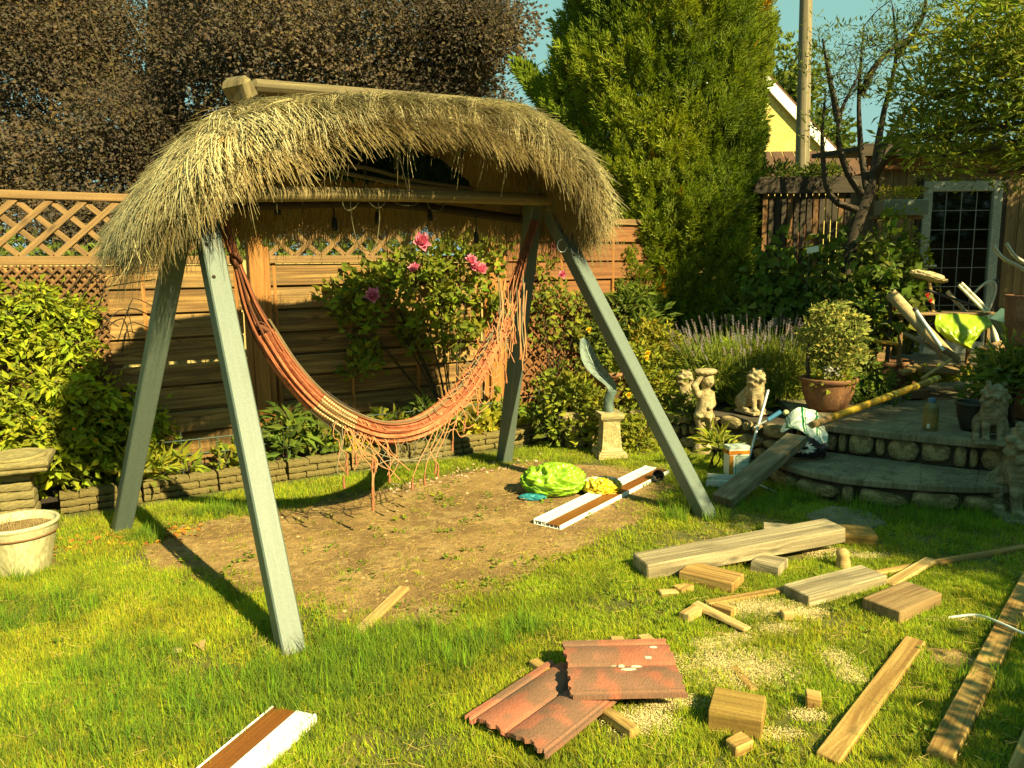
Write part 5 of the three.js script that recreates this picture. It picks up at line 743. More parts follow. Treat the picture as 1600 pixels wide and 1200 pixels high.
// ---------- roof tiles ----------
{
  seed = 170; const tm = new THREE.MeshStandardMaterial({ roughness: .92, map: tex(512, 512, (u, v) => { let c = mixc([182, 110, 84], [158, 92, 68], pn(u, v, 7, 7, 1)); c = mixc(c, [118, 92, 72], .75 * sstep(.42, .7, pn(u, v, 3, 4, 2) * .6 + pn(u, v, 12, 12, 3) * .4)); const n = .8 + .2 * pn(u, v, 256, 256, 4); return c.map(x => x * n); }), bumpMap: tex(256, 256, (u, v) => { const x = 255 * (pn(u, v, 128, 128, 5) * .7 + .3 * pn(u, v, 40, 40, 6)); return [x, x, x]; }, false), bumpScale: .002 });
  const LEN = .42, WID = .33; // profile across the width: two broad rolls with grooves, interlock lip
  const prof = z => { const t = z / WID, g = x => Math.exp(-(((t - x) / .018) ** 2)); return .012 * Math.sin(clamp((t - .1) / .38) * Math.PI) + .012 * Math.sin(clamp((t - .52) / .42) * Math.PI) - .008 * (g(.1) + g(.5)) - (t > .96 ? .008 : 0); };
  const tileGeo = s => { const P = [], U = [], nx = 12, nz = 66, th = .014, top = (i, j) => { const x = (i / nx - .5) * LEN, z = j / nz * WID, e = i === 0 || i === nx ? .004 * (noise(j * .4 + s, 3) - .5) * 4 : 0, ez = j === 0 || j === nz ? .003 * (noise(i + s, 9) - .5) : 0; return [x + e, prof(z) + th, z - WID / 2 + ez]; }, bot = (i, j) => { const q = top(i, j); return [q[0], q[1] - th, q[2]]; }; const quad = (a, b, c, d) => { for (const q of [a, b, c, a, c, d]) { P.push(...q); U.push(q[0] / .5 + s * .3, q[2] / .5); } };
    for (let i = 0; i < nx; i++) for (let j = 0; j < nz; j++) { quad(top(i, j), top(i, j + 1), top(i + 1, j + 1), top(i + 1, j)); quad(bot(i, j), bot(i + 1, j), bot(i + 1, j + 1), bot(i, j + 1)); }
    for (let i = 0; i < nx; i++) for (const j of [0, nz]) quad(top(i, j), top(i + 1, j), bot(i + 1, j), bot(i, j)); for (let j = 0; j < nz; j++) for (const i of [0, nx]) quad(top(i, j), bot(i, j), bot(i, j + 1), top(i, j + 1)); return fromTris(P, U); };
  const place = (label, A, B, C, y, tilt, s) => { const a = G(...A, y), b = G(...B, y), c = G(...C, y), x = V3().subVectors(b, a).normalize(), n = V3(0, 1, 0).applyAxisAngle(x, tilt), g = thing('roof_tile', label, 'roof tile', a.clone().lerp(b, .5).add(c.clone().sub(a).multiplyScalar(.5)), 0, 'loose roof tiles'); const m = basis(x, n); g.setRotationFromMatrix(m); const t = mesh('tile', tileGeo(s), tm, g); t.scale.set(V3().subVectors(b, a).length() / LEN, 1, 1); return g; };
  const lower = place('lower red concrete roof tile lying askew in the grass', [735, 1123], [866, 1036], [846, 1182], .03, -.04, 1), upper = place('upper red concrete roof tile with mortar splashes resting on the other', [905, 1082], [1083, 1078], [868, 1014], .075, .05, 2);
  const mort = plain(.55, .5, .36, .95); for (const [x, z, a, b] of [[-.02, .0, .016, .011], [.0, .015, .012, .012], [.05, .02, .02, .008], [.02, .045, .026, .008], [.13, -.09, .014, .007], [.1, -.03, .014, .008]]) { const m = mesh('mortar_splash', rough(new THREE.SphereGeometry(1, 14, 8), .25, 2, x * 40), mort, upper); m.scale.set(a, .003, b); m.position.set(x, prof(z + WID / 2) + .0145, z); }
  footprints.push([lower.position.x, lower.position.z, 2.5, .12, .1]);
}
// ---------- bags ----------
function crumple(rx, ry, rz, s, f = 5, amp = .16, n = 110) { const g = new THREE.SphereGeometry(1, n, n * .6 | 0), p = g.attributes.position; for (let i = 0; i < p.count; i++) { const v = V3(p.getX(i), p.getY(i), p.getZ(i)); const r = 1 - Math.abs(fbm(v.x * f * .5 + s, v.y * f * .5 + s, v.z * f * .5 + s + .5, 3) - .5) * amp * 6 + amp * .5, e = Math.abs(noise(v.x * f + s, v.y * f, v.z * f + 7) - .5) * amp * .7 + Math.abs(noise(v.x * f * 2.3 + s, v.y * f * 1.5, v.z * f * 2.3 + 9) - .5) * amp * .25 + Math.abs(noise(v.x * f * 5 + s, v.y * f * 3, v.z * f * 5 + 3) - .5) * amp * .06; p.setXYZ(i, v.x * rx * (r - e), Math.max(0, (v.y * .5 + .42) * ry * 1.2 * (r - e)), v.z * rz * (r - e)); } g.computeVertexNormals(); return g; }
const sheet = (r, g, b, rough = .35) => new THREE.MeshPhysicalMaterial({ color: lin(r, g, b), roughness: rough, side: THREE.DoubleSide });
{
  const g = thing('lime_bag', 'crumpled lime green plastic bag on the bare earth', 'bag', G(865, 772)); mesh('body', crumple(.21, .18, .15, 3), sheet(.2, .36, .015), g); const t = mesh('tail', crumple(.16, .06, .1, 9, 7), sheet(.2, .36, .015), g); t.position.set(.1, 0, -.12); footprints.push([g.position.x, g.position.z, 0, .2, .12]);
  const y = thing('yellow_bag', 'crumpled yellow and white plastic bag beside the lime bag', 'bag', G(940, 772)); mesh('body', crumple(.13, .1, .11, 21, 6), sheet(.5, .36, .012), y); const w = mesh('white_print', crumple(.11, .03, .06, 25, 6), sheet(.6, .58, .5), y); w.position.set(.0, .075, -.01); footprints.push([y.position.x, y.position.z, 0, .12, .09]);
  single('teal_packet', crumple(.09, .03, .06, 31, 7).translate(...G(833, 780).toArray()), sheet(.02, .2, .24, .5), 'small crumpled teal packet in front of the lime bag', 'packet');
  single('black_cup', lathe([[.001, 0], [.03, 0], [.038, .055], [.041, .055], [.041, .06], [.036, .06], [.028, .006], [.001, .006]], 20).rotateX(1.3).translate(...G(1026, 752).setY(.04).toArray()), plain(.012, .012, .012, .5), 'small black plastic pot lying by the fascia board end', 'pot');
}
// ---------- by the steps: carton, plant, dustpan, draped bags, yellow pole ----------
{
  seed = 180; const c = G(1150, 742, 0), g = thing('weedkiller_carton', 'white carton with an orange band and green edged label behind the board', 'carton', c, .15); mesh('body', cbox(.15, .2, .09, .004).translate(0, .1, 0), M.white, g); mesh('top_flap', cbox(.155, .02, .095, .003).translate(0, .205, 0), plain(.45, .5, .44), g); mesh('orange_band', cbox(.152, .028, .092, .001).translate(0, .17, 0), plain(.6, .2, .01), g); mesh('side_stripe', cbox(.03, .15, .093, .001).translate(-.058, .078, 0), plain(.6, .24, .02), g); mesh('label_border', cbox(.1, .135, .0925, .001).translate(.022, .078, .0008), plain(.06, .3, .06), g); mesh('label', cbox(.092, .127, .0935, .001).translate(.022, .078, .0014), plain(.62, .66, .56), g); for (const y of [.06, .1]) mesh('print_line', cbox(.09, .003, .0945, .0005).translate(.022, y, .0018), plain(.05, .16, .05), g);
  bush('lance_plant', 'drooping lance-leaved plant beside the white carton', 'plant', G(1118, 735).setY(0), { n: 9, geo: lance, mat: greenA, s: 181, stems: 3, lobes: [[V3(.02, .17, 0), V3(.08, .09, .06)]], size: [.8, 1.1] });
  bush('lance_plant', 'bright lance-leaved plant leaning over the wall behind the carton', 'plant', G(1170, 690, .0).setY(0), { n: 11, geo: lance, mat: greenA, s: 182, stems: 4, lobes: [[V3(.02, .32, .05), V3(.11, .1, .08)]], size: [.8, 1.1] });
  const d = thing('dustpan', 'grey plastic dustpan lying at the foot of the leaning board', 'dustpan', G(1128, 758), -.3); mesh('pan', cbox(.2, .012, .17, .003).translate(0, .012, 0), plain(.42, .44, .4), d); for (const s of [-1, 1]) mesh('side', cbox(.2, .045, .008).translate(0, .03, s * .084), plain(.42, .44, .4), d); mesh('back', cbox(.008, .05, .17).translate(.1, .03, 0), plain(.42, .44, .4), d); mesh('handle', cbox(.12, .02, .03, .006).translate(.16, .035, 0), plain(.42, .44, .4), d);
  single('tin_strip', bar(G(1185, 757, .012), G(1212, 768, .012), .02, .006), plain(.6, .6, .56, .4), 'short pale metal strip in the grass under the leaning board', 'strip');
  const metal = plain(.5, .5, .46, .4, { metalness: .6 }); const r = thing('rake_handle', 'thin grey handle leaning against the wall behind the carton', 'handle', G(1165, 735)), ro = r.position; mesh('shaft', rod(V3(0, 0, 0), D(1200, 610, 5.7).sub(ro), .012, 8), metal, r);
  const tq = D(1212, 650, 5.35), t = thing('blow_torch', 'small tool with a blue handle lying on the wall corner', 'tool', tq), T = (x, y) => D(x, y, 5.35).sub(tq); mesh('handle', rod(T(1200, 656), T(1220, 643), .016, 10), plain(.04, .16, .3, .5), t); mesh('shank', rod(T(1178, 668), T(1200, 656), .007, 8), metal, t); mesh('knob', new THREE.SphereGeometry(.022, 12, 8).translate(...T(1228, 645).toArray()), plain(.5, .46, .2), t);
  // draped sack: folded sheet falling off the step edge
  const sk = thing('striped_sack', 'white and green striped plastic sack draped over the step corner', 'sack', D(1258, 665, 5.12)), so = sk.position, fold = (x, y, d) => D(x, y, d).sub(so);
  const sheetGeo = (rows, nu = 26, nv = 26, s = 0) => { const C = rows.map(r => new THREE.CatmullRomCurve3(r)), P = [], U = [], pt = (i, j) => { const u = i / nu, v = j / nv, q = new THREE.CatmullRomCurve3(C.map(c => c.getPoint(u))).getPoint(v), w = .022 * (fbm(u * 5 + s, v * 5 + s, 1.5, 3) - .5); return [q.x + w, q.y + w * 1.3, q.z + w * 2]; }; const T = []; for (let i = 0; i <= nu; i++) { T.push([]); for (let j = 0; j <= nv; j++) T[i].push(pt(i, j)); } for (let i = 0; i < nu; i++) for (let j = 0; j < nv; j++) { P.push(...T[i][j], ...T[i + 1][j], ...T[i + 1][j + 1], ...T[i][j], ...T[i + 1][j + 1], ...T[i][j + 1]); const f = (a, b) => [a / nu, b / nv]; U.push(...f(i, j), ...f(i + 1, j), ...f(i + 1, j + 1), ...f(i, j), ...f(i + 1, j + 1), ...f(i, j + 1)); } return fromTris(P, U); };
  const stripe = tex(256, 256, (u, v) => { const a = (u * 3.2 + v * .4) % 1; return (a > .42 && a < .58) || (a > .66 && a < .72) ? [10, 96, 48] : [196, 208, 196]; });
  mesh('sheet', sheetGeo([[fold(1220, 672, 5.2), fold(1240, 640, 5.3), fold(1268, 640, 5.35), fold(1285, 655, 5.35)], [fold(1222, 676, 5.05), fold(1246, 655, 5.12), fold(1270, 655, 5.15), fold(1290, 668, 5.15)], [fold(1240, 668, 5.0), fold(1255, 672, 4.98), fold(1275, 676, 5.0), fold(1293, 684, 5.02)], [fold(1258, 678, 4.95), fold(1270, 688, 4.95), fold(1284, 694, 4.97), fold(1294, 700, 5.0)]], 26, 26, 3), new THREE.MeshStandardMaterial({ map: stripe, roughness: .45, side: THREE.DoubleSide }), sk);
  const daisy = tex(256, 256, (u, v) => { const x = u - .42, y = v - .5, r = Math.hypot(x, y), a = Math.atan2(y, x), pe = .19 + .11 * Math.abs(Math.cos(a * 7)); return r < .09 ? [22, 24, 20] : r < pe ? [206, 200, 188] : [26, 24, 34]; });
  const fb = thing('daisy_bag', 'black bag printed with a white daisy under the striped sack', 'bag', D(1260, 715, 5.0).setY(.17)), fo = fb.position, F = (x, y, d) => D(x, y, d).sub(fo); mesh('front', sheetGeo([[F(1236, 682, 5.02), F(1262, 684, 4.94), F(1292, 692, 4.98)], [F(1234, 700, 4.98), F(1262, 700, 4.9), F(1292, 704, 4.95)], [F(1236, 714, 4.99), F(1262, 716, 4.93), F(1290, 716, 4.96)]], 14, 14, 8), new THREE.MeshStandardMaterial({ map: daisy, roughness: .5, side: THREE.DoubleSide }), fb); mesh('body', crumple(.12, .1, .08, 41).translate(.0, .0, -.12), plain(.02, .02, .025, .5), fb);
  const yp = thing('yellow_pole', 'long yellow pole with a worn end lying over the steps', 'pole', G(1350, 640, .42)), yo = yp.position, y0 = D(1268, 664, 5.02).sub(yo), y1 = D(1466, 591, 6.0).sub(yo), ym = grit([196, 164, 34], [168, 128, 26], 185, { spots: [150, 90, 30], spotAmt: .4, bump: .001, rough: .5 });
  mesh('shaft', rod(y0.clone().lerp(y1, .12), y1, .026, 14), ym, yp); mesh('worn_end', rod(y0, y0.clone().lerp(y1, .12), .024, 14), M.brownWood, yp); for (const t of [.55, .6, .78, .9, .95]) mesh('tape_band', rod(y0.clone().lerp(y1, t), y0.clone().lerp(y1, t + .02), .028, 14), plain(.7, .5, .05, .5), yp);
  const bt = thing('bottle', 'tall green bottle with a blue cap standing on the upper step', 'bottle', G(1453, 672, .36)); mesh('body', lathe([[.001, 0], [.042, 0], [.045, .006], [.045, .145], [.04, .17], [.022, .185], [.02, .2], [.001, .2]], 24), plain(.12, .1, .03, .35), bt); mesh('cap', lathe([[.023, .186], [.023, .215], [.001, .216]], 16), plain(.03, .09, .16, .5), bt); mesh('label', lathe([[.0455, .03], [.0455, .12]], 24), plain(.2, .13, .03, .5), bt); mesh('barcode_patch', cbox(.025, .03, .003, .0005).translate(-.03, .035, .0365), plain(.6, .58, .5), bt);
}
// ---------- pots on the terrace ----------
function planter(label, pos, R0, h) { const g = thing('terracotta_pot', label, 'pot', pos, 0, 'terracotta pots on the terrace'); mesh('bowl', lathe([[.001, 0], [R0 * .62, 0], [R0 * .72, h * .12], [R0 * .93, h * .6], [R0 * .95, h * .86], [R0 * 1.04, h * .88], [R0 * 1.05, h * .98], [R0 * .98, h], [R0 * .9, h * .97], [R0 * .88, h * .85], [.001, h * .83]], 40), M.terracotta, g); mesh('soil', new THREE.CylinderGeometry(R0 * .88, R0 * .88, .01, 30).translate(0, h * .86, 0), M.bed, g); return g; }
{
  const a = G(1296, 645, .36).add(V3(.03, 0, -.12)), p1 = planter('wide terracotta pot with the clipped variegated bush', a, .2, .25);
  const wl = leafCluster(12, () => leafGeo(.036, .02, .15, .2), .055, { vary: .35 });
  const b = bush('topiary_bush', 'clipped variegated ball bush growing in the wide terracotta pot', 'bush', a.clone().setY(.57), { n: 330, geo: wl, mat: leafy(.26, .28, .08, .35), s: 191, stems: 0, lobes: [[V3(.02, .36, 0), V3(.2, .22, .2)], [V3(.05, .2, .02), V3(.16, .12, .15)]], hollow: .5 });
  mesh('stem', limb([V3(-.14, 0, .02), V3(-.17, .14, .02), V3(-.15, .3, .0)], .02, .014, 8, 8, .2), barkM, b);
  const w = thing('white_geranium', 'white flowering plant at the foot of the clipped bush', 'plant', a.clone().add(V3(-.02, .21, .12))); seed = 192; const fl = []; for (let i = 0; i < 46; i++) fl.push([V3(R(-.07, .07), R(.03, .13), R(-.05, .05)), R(.8, 1.2), null, [1, 1, 1]]); scatter('blossoms', w, blossom(7, .02), leafy(.75, .75, .66, .2), fl); const gl = []; for (let i = 0; i < 20; i++) gl.push([V3(R(-.08, .1), R(0, .06), R(-.05, .05)), R(.5, .8), null, kk(.7, 1.2)]); scatter('leaves', w, palmate, greenA, gl);
  const c = G(1396, 615, .36).add(V3(0, 0, -.15)); planter('dark terracotta pot with a bare stake behind the yellow pole', c, .2, .27); single('plant_stake', limb([c.clone().setY(.6), c.clone().add(V3(.01, .6, 0)), c.clone().add(V3(-.01, .85, 0))], .02, .014, 7, 6, .2), barkM, 'bare upright stake in the dark terracotta pot', 'stake');
  const bk = planter('black plastic nursery pot beside the shaded lion', G(1520, 672, .36), .11, .19); bk.children[0].material = plain(.014, .014, .012, .5);
}
// ---------- log store, shed with glazed door ----------
{
  seed = 200; const z = -7.7, g = thing('slatted_store', 'dark slatted wooden store behind the lavender', 'shed', V3(3.0, .3, z)), o = g.position, x0 = D(1196, 300, 7.7).x, x1 = D(1325, 300, 7.7).x, top = D(1250, 300, 7.7).y;
  for (let i = 0, x = x0; x < x1; x += .062, i++) mesh('slat', cbox(top - .3, .05, .02, .003).rotateZ(Math.PI / 2).translate(x - o.x, (top - .3) / 2, 0), i % 4 ? M.darkWood : M.trellis, g);
  mesh('fascia', cbox(x1 - x0 + .3, .16, .05).translate((x0 + x1) / 2 - o.x, top - .3 + .06, .04), M.darkWood, g); mesh('back_wall', cbox(x1 - x0, top - .3, .04).translate((x0 + x1) / 2 - o.x, (top - .3) / 2, -.6), M.fenceRed, g); mesh('roof', cbox(x1 - x0 + .3, .05, .9).translate((x0 + x1) / 2 - o.x, top - .3 + .1, -.4), M.darkWood, g);
  const list = []; for (let i = 0; i < 130; i++) list.push([V3(R(x0, x1) - o.x, top - .3 + .15 + R(.06), R(-.5, .08)), R(.6, 1.1), null, kk(.5, 1.1)]); scatter('roof_plants', g, leafCluster(10, () => leafGeo(.06, .02), .07, { up: .5 }), greenB, list);
  const tg = thing('plant_tag', 'small white plastic plant tag among the dark leaves', 'tag', D(1270, 390, 6.6)); mesh('tag', cbox(.1, .05, .002, .0006).rotateZ(.2), plain(.6, .62, .56), tg); mesh('stem', rod(V3(-.03, -.02, 0), V3(-.04, -.5, 0), .003, 5), plain(.06, .06, .04), tg);
}
{
  seed = 201; const z = -7.9, fl = .52, dx0 = D(1447, 300, 7.9).x, dx1 = D(1556, 300, 7.9).x, dt = D(1500, 283, 7.9).y, wx0 = D(1372, 300, 7.9).x, wx1 = 7.2, wt = D(1500, 262, 7.9).y;
  const g = thing('garden_shed', 'board clad garden shed with a grey glazed door and brick base', 'shed', V3((dx0 + dx1) / 2, fl, z)), o = g.position, put = (n, geo, m, p = g) => mesh(n, geo.translate(-o.x, -o.y, -o.z), m, p);
  const board = (x, y0, y1) => put('board', cbox(y1 - y0, .135, .02, .004).rotateZ(Math.PI / 2).translate(x, (y0 + y1) / 2, z), M.cladding);
  for (let x = wx0; x < dx0 - .1; x += .14) board(x + .07, fl, wt); for (let x = dx1 + .1; x < wx1; x += .14) board(x + .07, fl + .42, wt);
  put('board_over_door', cbox(dx1 - dx0 + .24, wt - dt - .004, .02).translate((dx0 + dx1) / 2, (wt + dt + .004) / 2, z - .002), M.cladding);
  const brickM = [grit([168, 96, 58], [140, 78, 46], 202, { bump: .004 }), grit([150, 86, 54], [122, 70, 44], 203, { bump: .004 })], bg = rough(cbox(.21, .062, .1, .005), .003, 30); put('brick_core', cbox(wx1 - dx1 - .12, .42, .08).translate((dx1 + .12 + wx1) / 2, fl + .21, z - .02), M.mortar);
  for (let r = 0; r < 6; r++) for (let k = 0; k < 11; k++) { const m = mesh('brick', bg, brickM[Math.floor(R(2))], g); m.position.set(dx1 + .12 + .11 + k * .222 - (r % 2) * .11 + .11 - o.x, .035 + r * .071, .0); }
  put('drip_sill', cbox(wx1 - dx1 - .1, .03, .06).translate((dx1 + .1 + wx1) / 2, fl + .435, z + .03), M.darkWood);
  put('fascia_beam', cbox(wx1 - wx0 + .3, .12, .06).translate((wx0 + wx1) / 2, wt + .04, z + .05), M.fenceRed); put('roof_edge', cbox(wx1 - wx0 + .5, .12, .1).translate((wx0 + wx1) / 2, wt + .16, z + .12), M.darkWood); put('roof', cbox(wx1 - wx0 + .5, .05, 1.3).rotateX(.08).translate((wx0 + wx1) / 2, wt + .23, z - .5), M.darkWood); put('side_wall', cbox(.03, wt - fl, .86).translate(wx0 + .0, (wt + fl) / 2, z - .45), M.cladding); put('side_wall', cbox(.03, wt - fl, .86).translate(wx1, (wt + fl) / 2, z - .45), M.cladding); put('back_wall', cbox(wx1 - wx0, wt - fl, .03).translate((wx0 + wx1) / 2, (wt + fl) / 2, z - .9), M.darkWood);
  // door
  const grey = grit([190, 196, 182], [178, 184, 170], 204, { bump: .0005, rough: .5 }), door = new THREE.Group(); door.name = 'door'; g.add(door);
  const pd = (n, geo, m) => mesh(n, geo.translate(-o.x, -o.y, -o.z), m, door), f = .09; const cx = (dx0 + dx1) / 2;
  for (const x of [dx0, dx1]) pd('stile', cbox(dt - fl, f, .06).rotateZ(Math.PI / 2).translate(x, (dt + fl) / 2, z + .02), grey); for (const [y, h] of [[dt, .1], [fl + .06, .12]]) pd('door_rail', cbox(dx1 - dx0 - f - .004, h, .058).translate(cx, y - (y === dt ? .05 : 0), z + .02), grey);
  const gx0 = dx0 + f / 2, gx1 = dx1 - f / 2, gy0 = fl + .12, gy1 = dt - .1, pane = new THREE.MeshPhysicalMaterial({ color: lin(.75, .8, .72), roughness: .04, transmission: 1, thickness: 0, ior: 1.5 }), lead = plain(.3, .31, .28, .5), nx = 4, ny = 8;
  for (let i = 0; i < nx; i++) for (let j = 0; j < ny; j++) pd('pane', cbox((gx1 - gx0) / nx - .008, (gy1 - gy0) / ny - .008, .004, .0005).translate(lerp(gx0, gx1, (i + .5) / nx), lerp(gy0, gy1, (j + .5) / ny), z + .02), pane);
  for (let i = 0; i <= nx; i++) pd('lead_bar', cbox(gy1 - gy0, .0055, .012, .002).rotateZ(Math.PI / 2).translate(lerp(gx0, gx1, i / nx), (gy0 + gy1) / 2, z + .02), lead); for (let j = 0; j <= ny; j++) pd('lead_bar', cbox(gx1 - gx0, .0055, .0125, .002).translate(cx, lerp(gy0, gy1, j / ny), z + .0205), lead);
  pd('handle_plate', cbox(.2, .03, .008).rotateZ(Math.PI / 2).translate(dx0, fl + .85, z + .055), M.white); pd('handle', cbox(.12, .018, .018, .005).translate(dx0 + .05, fl + .9, z + .085), M.white); put('door_jamb', cbox(dt - fl + .05, .05, .05).rotateZ(Math.PI / 2).translate(dx1 + .075, (dt + fl) / 2, z + .01), M.darkWood); put('door_jamb', cbox(dt - fl + .05, .05, .05).rotateZ(Math.PI / 2).translate(dx0 - .075, (dt + fl) / 2, z + .01), M.darkWood);
  put('interior_floor', cbox(wx1 - wx0 - .04, .02, .84).translate((wx0 + wx1) / 2, fl + .02, z - .46), M.darkWood);
  // metal trough of plants fixed on the left
  const t = thing('trough_planter', 'grey metal trough of small plants left of the shed door', 'planter', D(1408, 325, 7.4)), list = []; mesh('trough', cbox(.42, .14, .2, .005), plain(.22, .26, .22, .4, { metalness: .5 }), t); mesh('bracket', cbox(.5, .03, .06).translate(0, -.085, -.08), M.brownWood, t); for (let i = 0; i < 34; i++) list.push([V3(R(-.2, .2), .08 + R(.08), R(-.08, .08)), R(.6, 1), null, kk(.7, 1.3)]); scatter('plants', t, leafCluster(9, () => leafGeo(.05, .016), .05, { up: .8 }), greenY, list);
}
// ---------- clutter on the upper terrace ----------
{
  seed = 210; const P = (x, y, d = 6.7) => D(x, y, d);
  const t = thing('folding_table', 'small wooden folding table heaped with garden clutter', 'table', P(1460, 580).setY(.52)), o = t.position, put = (n, geo, m) => mesh(n, geo.translate(-o.x, -o.y, -o.z), m, t), ty = P(1460, 489).y;
  for (let i = 0; i < 5; i++) put('slat', cbox(.86, .02, .07, .004).translate(P(1465, 489).x, ty, -6.55 - i * .076), M.brownWood); for (const x of [1398, 1532]) for (const dz of [-6.58, -6.84]) { const xx = P(x, 489).x; put('leg', bar(V3(xx, .52, dz), V3(xx, ty - .01, dz), .03, .03, V3(1, 0, 0)), M.brownWood); }
  const bagM = sheet(.26, .37, .012); const b = thing('lime_cover', 'lime green plastic cover hanging in folds over the table', 'cover', P(1500, 530, 6.45)), bo = b.position, B = (x, y, d) => P(x, y, d).sub(bo);
  const rows = [[B(1462, 492, 6.5), B(1500, 490, 6.5), B(1552, 496, 6.5)], [B(1464, 512, 6.42), B(1500, 515, 6.38), B(1550, 508, 6.42)], [B(1478, 528, 6.4), B(1505, 535, 6.34), B(1535, 520, 6.4)], [B(1500, 540, 6.42), B(1514, 545, 6.38), B(1522, 535, 6.42)]], C = rows.map(r => new THREE.CatmullRomCurve3(r)), Pn = [], N = 28, T = []; for (let i = 0; i <= N; i++) { T.push([]); for (let j = 0; j <= N; j++) { const q = new THREE.CatmullRomCurve3(C.map(c => c.getPoint(i / N))).getPoint(j / N), w = .1 * (fbm(i * .17 + 5, j * .1 + 5, 2.5, 3) - .5); T[i].push([q.x, q.y + w * .3, q.z + w]); } } for (let i = 0; i < N; i++) for (let j = 0; j < N; j++) Pn.push(...T[i][j], ...T[i + 1][j], ...T[i + 1][j + 1], ...T[i][j], ...T[i + 1][j + 1], ...T[i][j + 1]); mesh('cover', fromTris(Pn), bagM, b);
  const tubeM = plain(.62, .58, .42, .4), pole = (lab, a, c, r, m, cat = 'pole', cap) => { const A = P(...a), E = P(...c), g = thing('leaning_pole', lab, cat, A), s = mesh('shaft', rod(V3(0, 0, 0), E.clone().sub(A), r, 10), m, g); if (cap) mesh('end_cap', new THREE.SphereGeometry(r * 1.3, 10, 8).translate(...E.clone().sub(A).toArray()), plain(.03, .03, .03), g); };
  pole('thick rolled cream cloth leaning left of the table', [1486, 560, 6.3], [1391, 458, 6.5], .052, grit([206, 184, 138], [180, 156, 110], 211, { bump: .004 }), 'roll'); pole('silver metal tube leaning across the table', [1474, 548, 6.2], [1430, 484, 6.4], .018, plain(.6, .6, .54, .3, { metalness: .7 }), 'pole', 1); pole('flat brown board end below the silver tube', [1497, 562, 6.25], [1470, 542, 6.3], .03, M.brownWood); pole('cream tube sloping up left from the table edge', [1540, 488, 6.5], [1496, 444, 6.6], .013, tubeM, 'pole', 1); pole('second cream tube parallel to the first', [1546, 486, 6.5], [1502, 442, 6.6], .013, tubeM, 'pole'); pole('pale table prop standing right of the lime cover', [1562, 552, 6.4], [1546, 492, 6.5], .024, tubeM); pole('mottled bare stick lying behind the yellow pole', [1440, 592, 6.0], [1486, 562, 6.1], .014, M.freshB, 'stick'); pole('black curved handle resting on the table', [1540, 484, 6.55], [1440, 450, 6.75], .012, plain(.02, .02, .02, .4), 'handle'); pole('orange handled trowel lying on the terrace', [1366, 533, 6.4], [1402, 537, 6.4], .016, plain(.6, .3, .03, .5), 'trowel');
  const hs = (lab, pts, r, m) => single('tubular_frame', tube(pts.map(a => P(...a)), r, 7, 24), m, lab, 'frame', 'bent metal frames by the shed'); const sil = plain(.5, .48, .4, .35, { metalness: .5 });
  hs('bent silver tube handle in front of the shed door', [[1522, 458, 6.8], [1540, 442, 6.8], [1552, 440, 6.8], [1556, 452, 6.8], [1545, 486, 6.8]], .011, sil); hs('dark bent tube handle beside the door jamb', [[1548, 440, 6.85], [1558, 438, 6.85], [1556, 455, 6.85], [1548, 490, 6.85]], .01, plain(.05, .045, .04, .4)); hs('bent pale chair arm at the right edge, left one', [[1552, 384, 5.6], [1566, 402, 5.6], [1590, 415, 5.6], [1612, 428, 5.6]], .013, sil); hs('bent pale chair arm at the right edge, right one', [[1572, 380, 5.7], [1586, 400, 5.7], [1612, 416, 5.7]], .013, sil);
  [['long pale board leaning over the table clutter', [1500, 565, 6.3], [1412, 520, 6.5], .07, .02, M.weathered], ['short brown board on the terrace under the table', [1420, 575, 6.3], [1500, 580, 6.4], .09, .03, M.brownWood], ['grey board end sticking up behind the lime cover', [1520, 500, 6.7], [1480, 455, 6.8], .06, .02, M.weathered], ['yellow offcut balanced by the dark pot', [1408, 583, 6.2], [1440, 572, 6.3], .06, .03, M.fresh], ['dark plank lying along the step below the shed', [1450, 606, 6.2], [1550, 598, 6.3], .1, .03, M.sleeper], ['thin lath leaning towards the shed door', [1470, 560, 6.5], [1452, 440, 6.9], .03, .012, M.freshB], ['stubby timber end right of the lime cover', [1535, 548, 6.3], [1575, 536, 6.4], .07, .05, M.brownWood]].forEach(([lab, a, c, w, h, m]) => { const A = P(...a), E = P(...c), g = thing('scrap_board', lab, 'board', A, 0, 'scrap timber on the terrace'); mesh('timber', bar(V3(0, 0, 0), E.sub(A), w, h, V3(0, 1, .3), .004, .002), m, g); });
  const cb = thing('cardboard_sheet', 'crumpled cream cardboard lying on the clutter by the door', 'cardboard', P(1448, 438, 6.7)); mesh('sheet', crumple(.17, .07, .1, 55, 5, .14), plain(.4, .33, .18), cb); cb.rotation.z = -.25;
  const cl = P(1590, 490, 5.3), cy = thing('clay_chimney', 'tall terracotta chimney pot at the right edge of the terrace', 'chimney pot', V3(P(1608, 480, 5.4).x, .36, -5.4)); mesh('body', lathe([[.001, 0], [.13, 0], [.12, .5], [.12, .62], [.14, .66], [.15, .84], [.16, .86], [.13, .86], [.11, .6], [.001, .1]], 28), M.terracotta, cy);
  const gb = thing('green_crate', 'weathered green plastic crate tipped up at the right edge', 'crate', P(1588, 520, 5.9)); gb.position.y = P(1588, 520, 5.9).y; gb.rotation.set(.2, .3, -.85); mesh('base', cbox(.36, .01, .22).translate(0, -.05, 0), plain(.14, .24, .19, .5), gb); for (const s of [-1, 1]) { mesh('side', cbox(.36, .12, .01).translate(0, 0, s * .11), plain(.14, .24, .19, .5), gb); mesh('end', cbox(.01, .12, .22).translate(s * .18, 0, 0), plain(.14, .24, .19, .5), gb); }
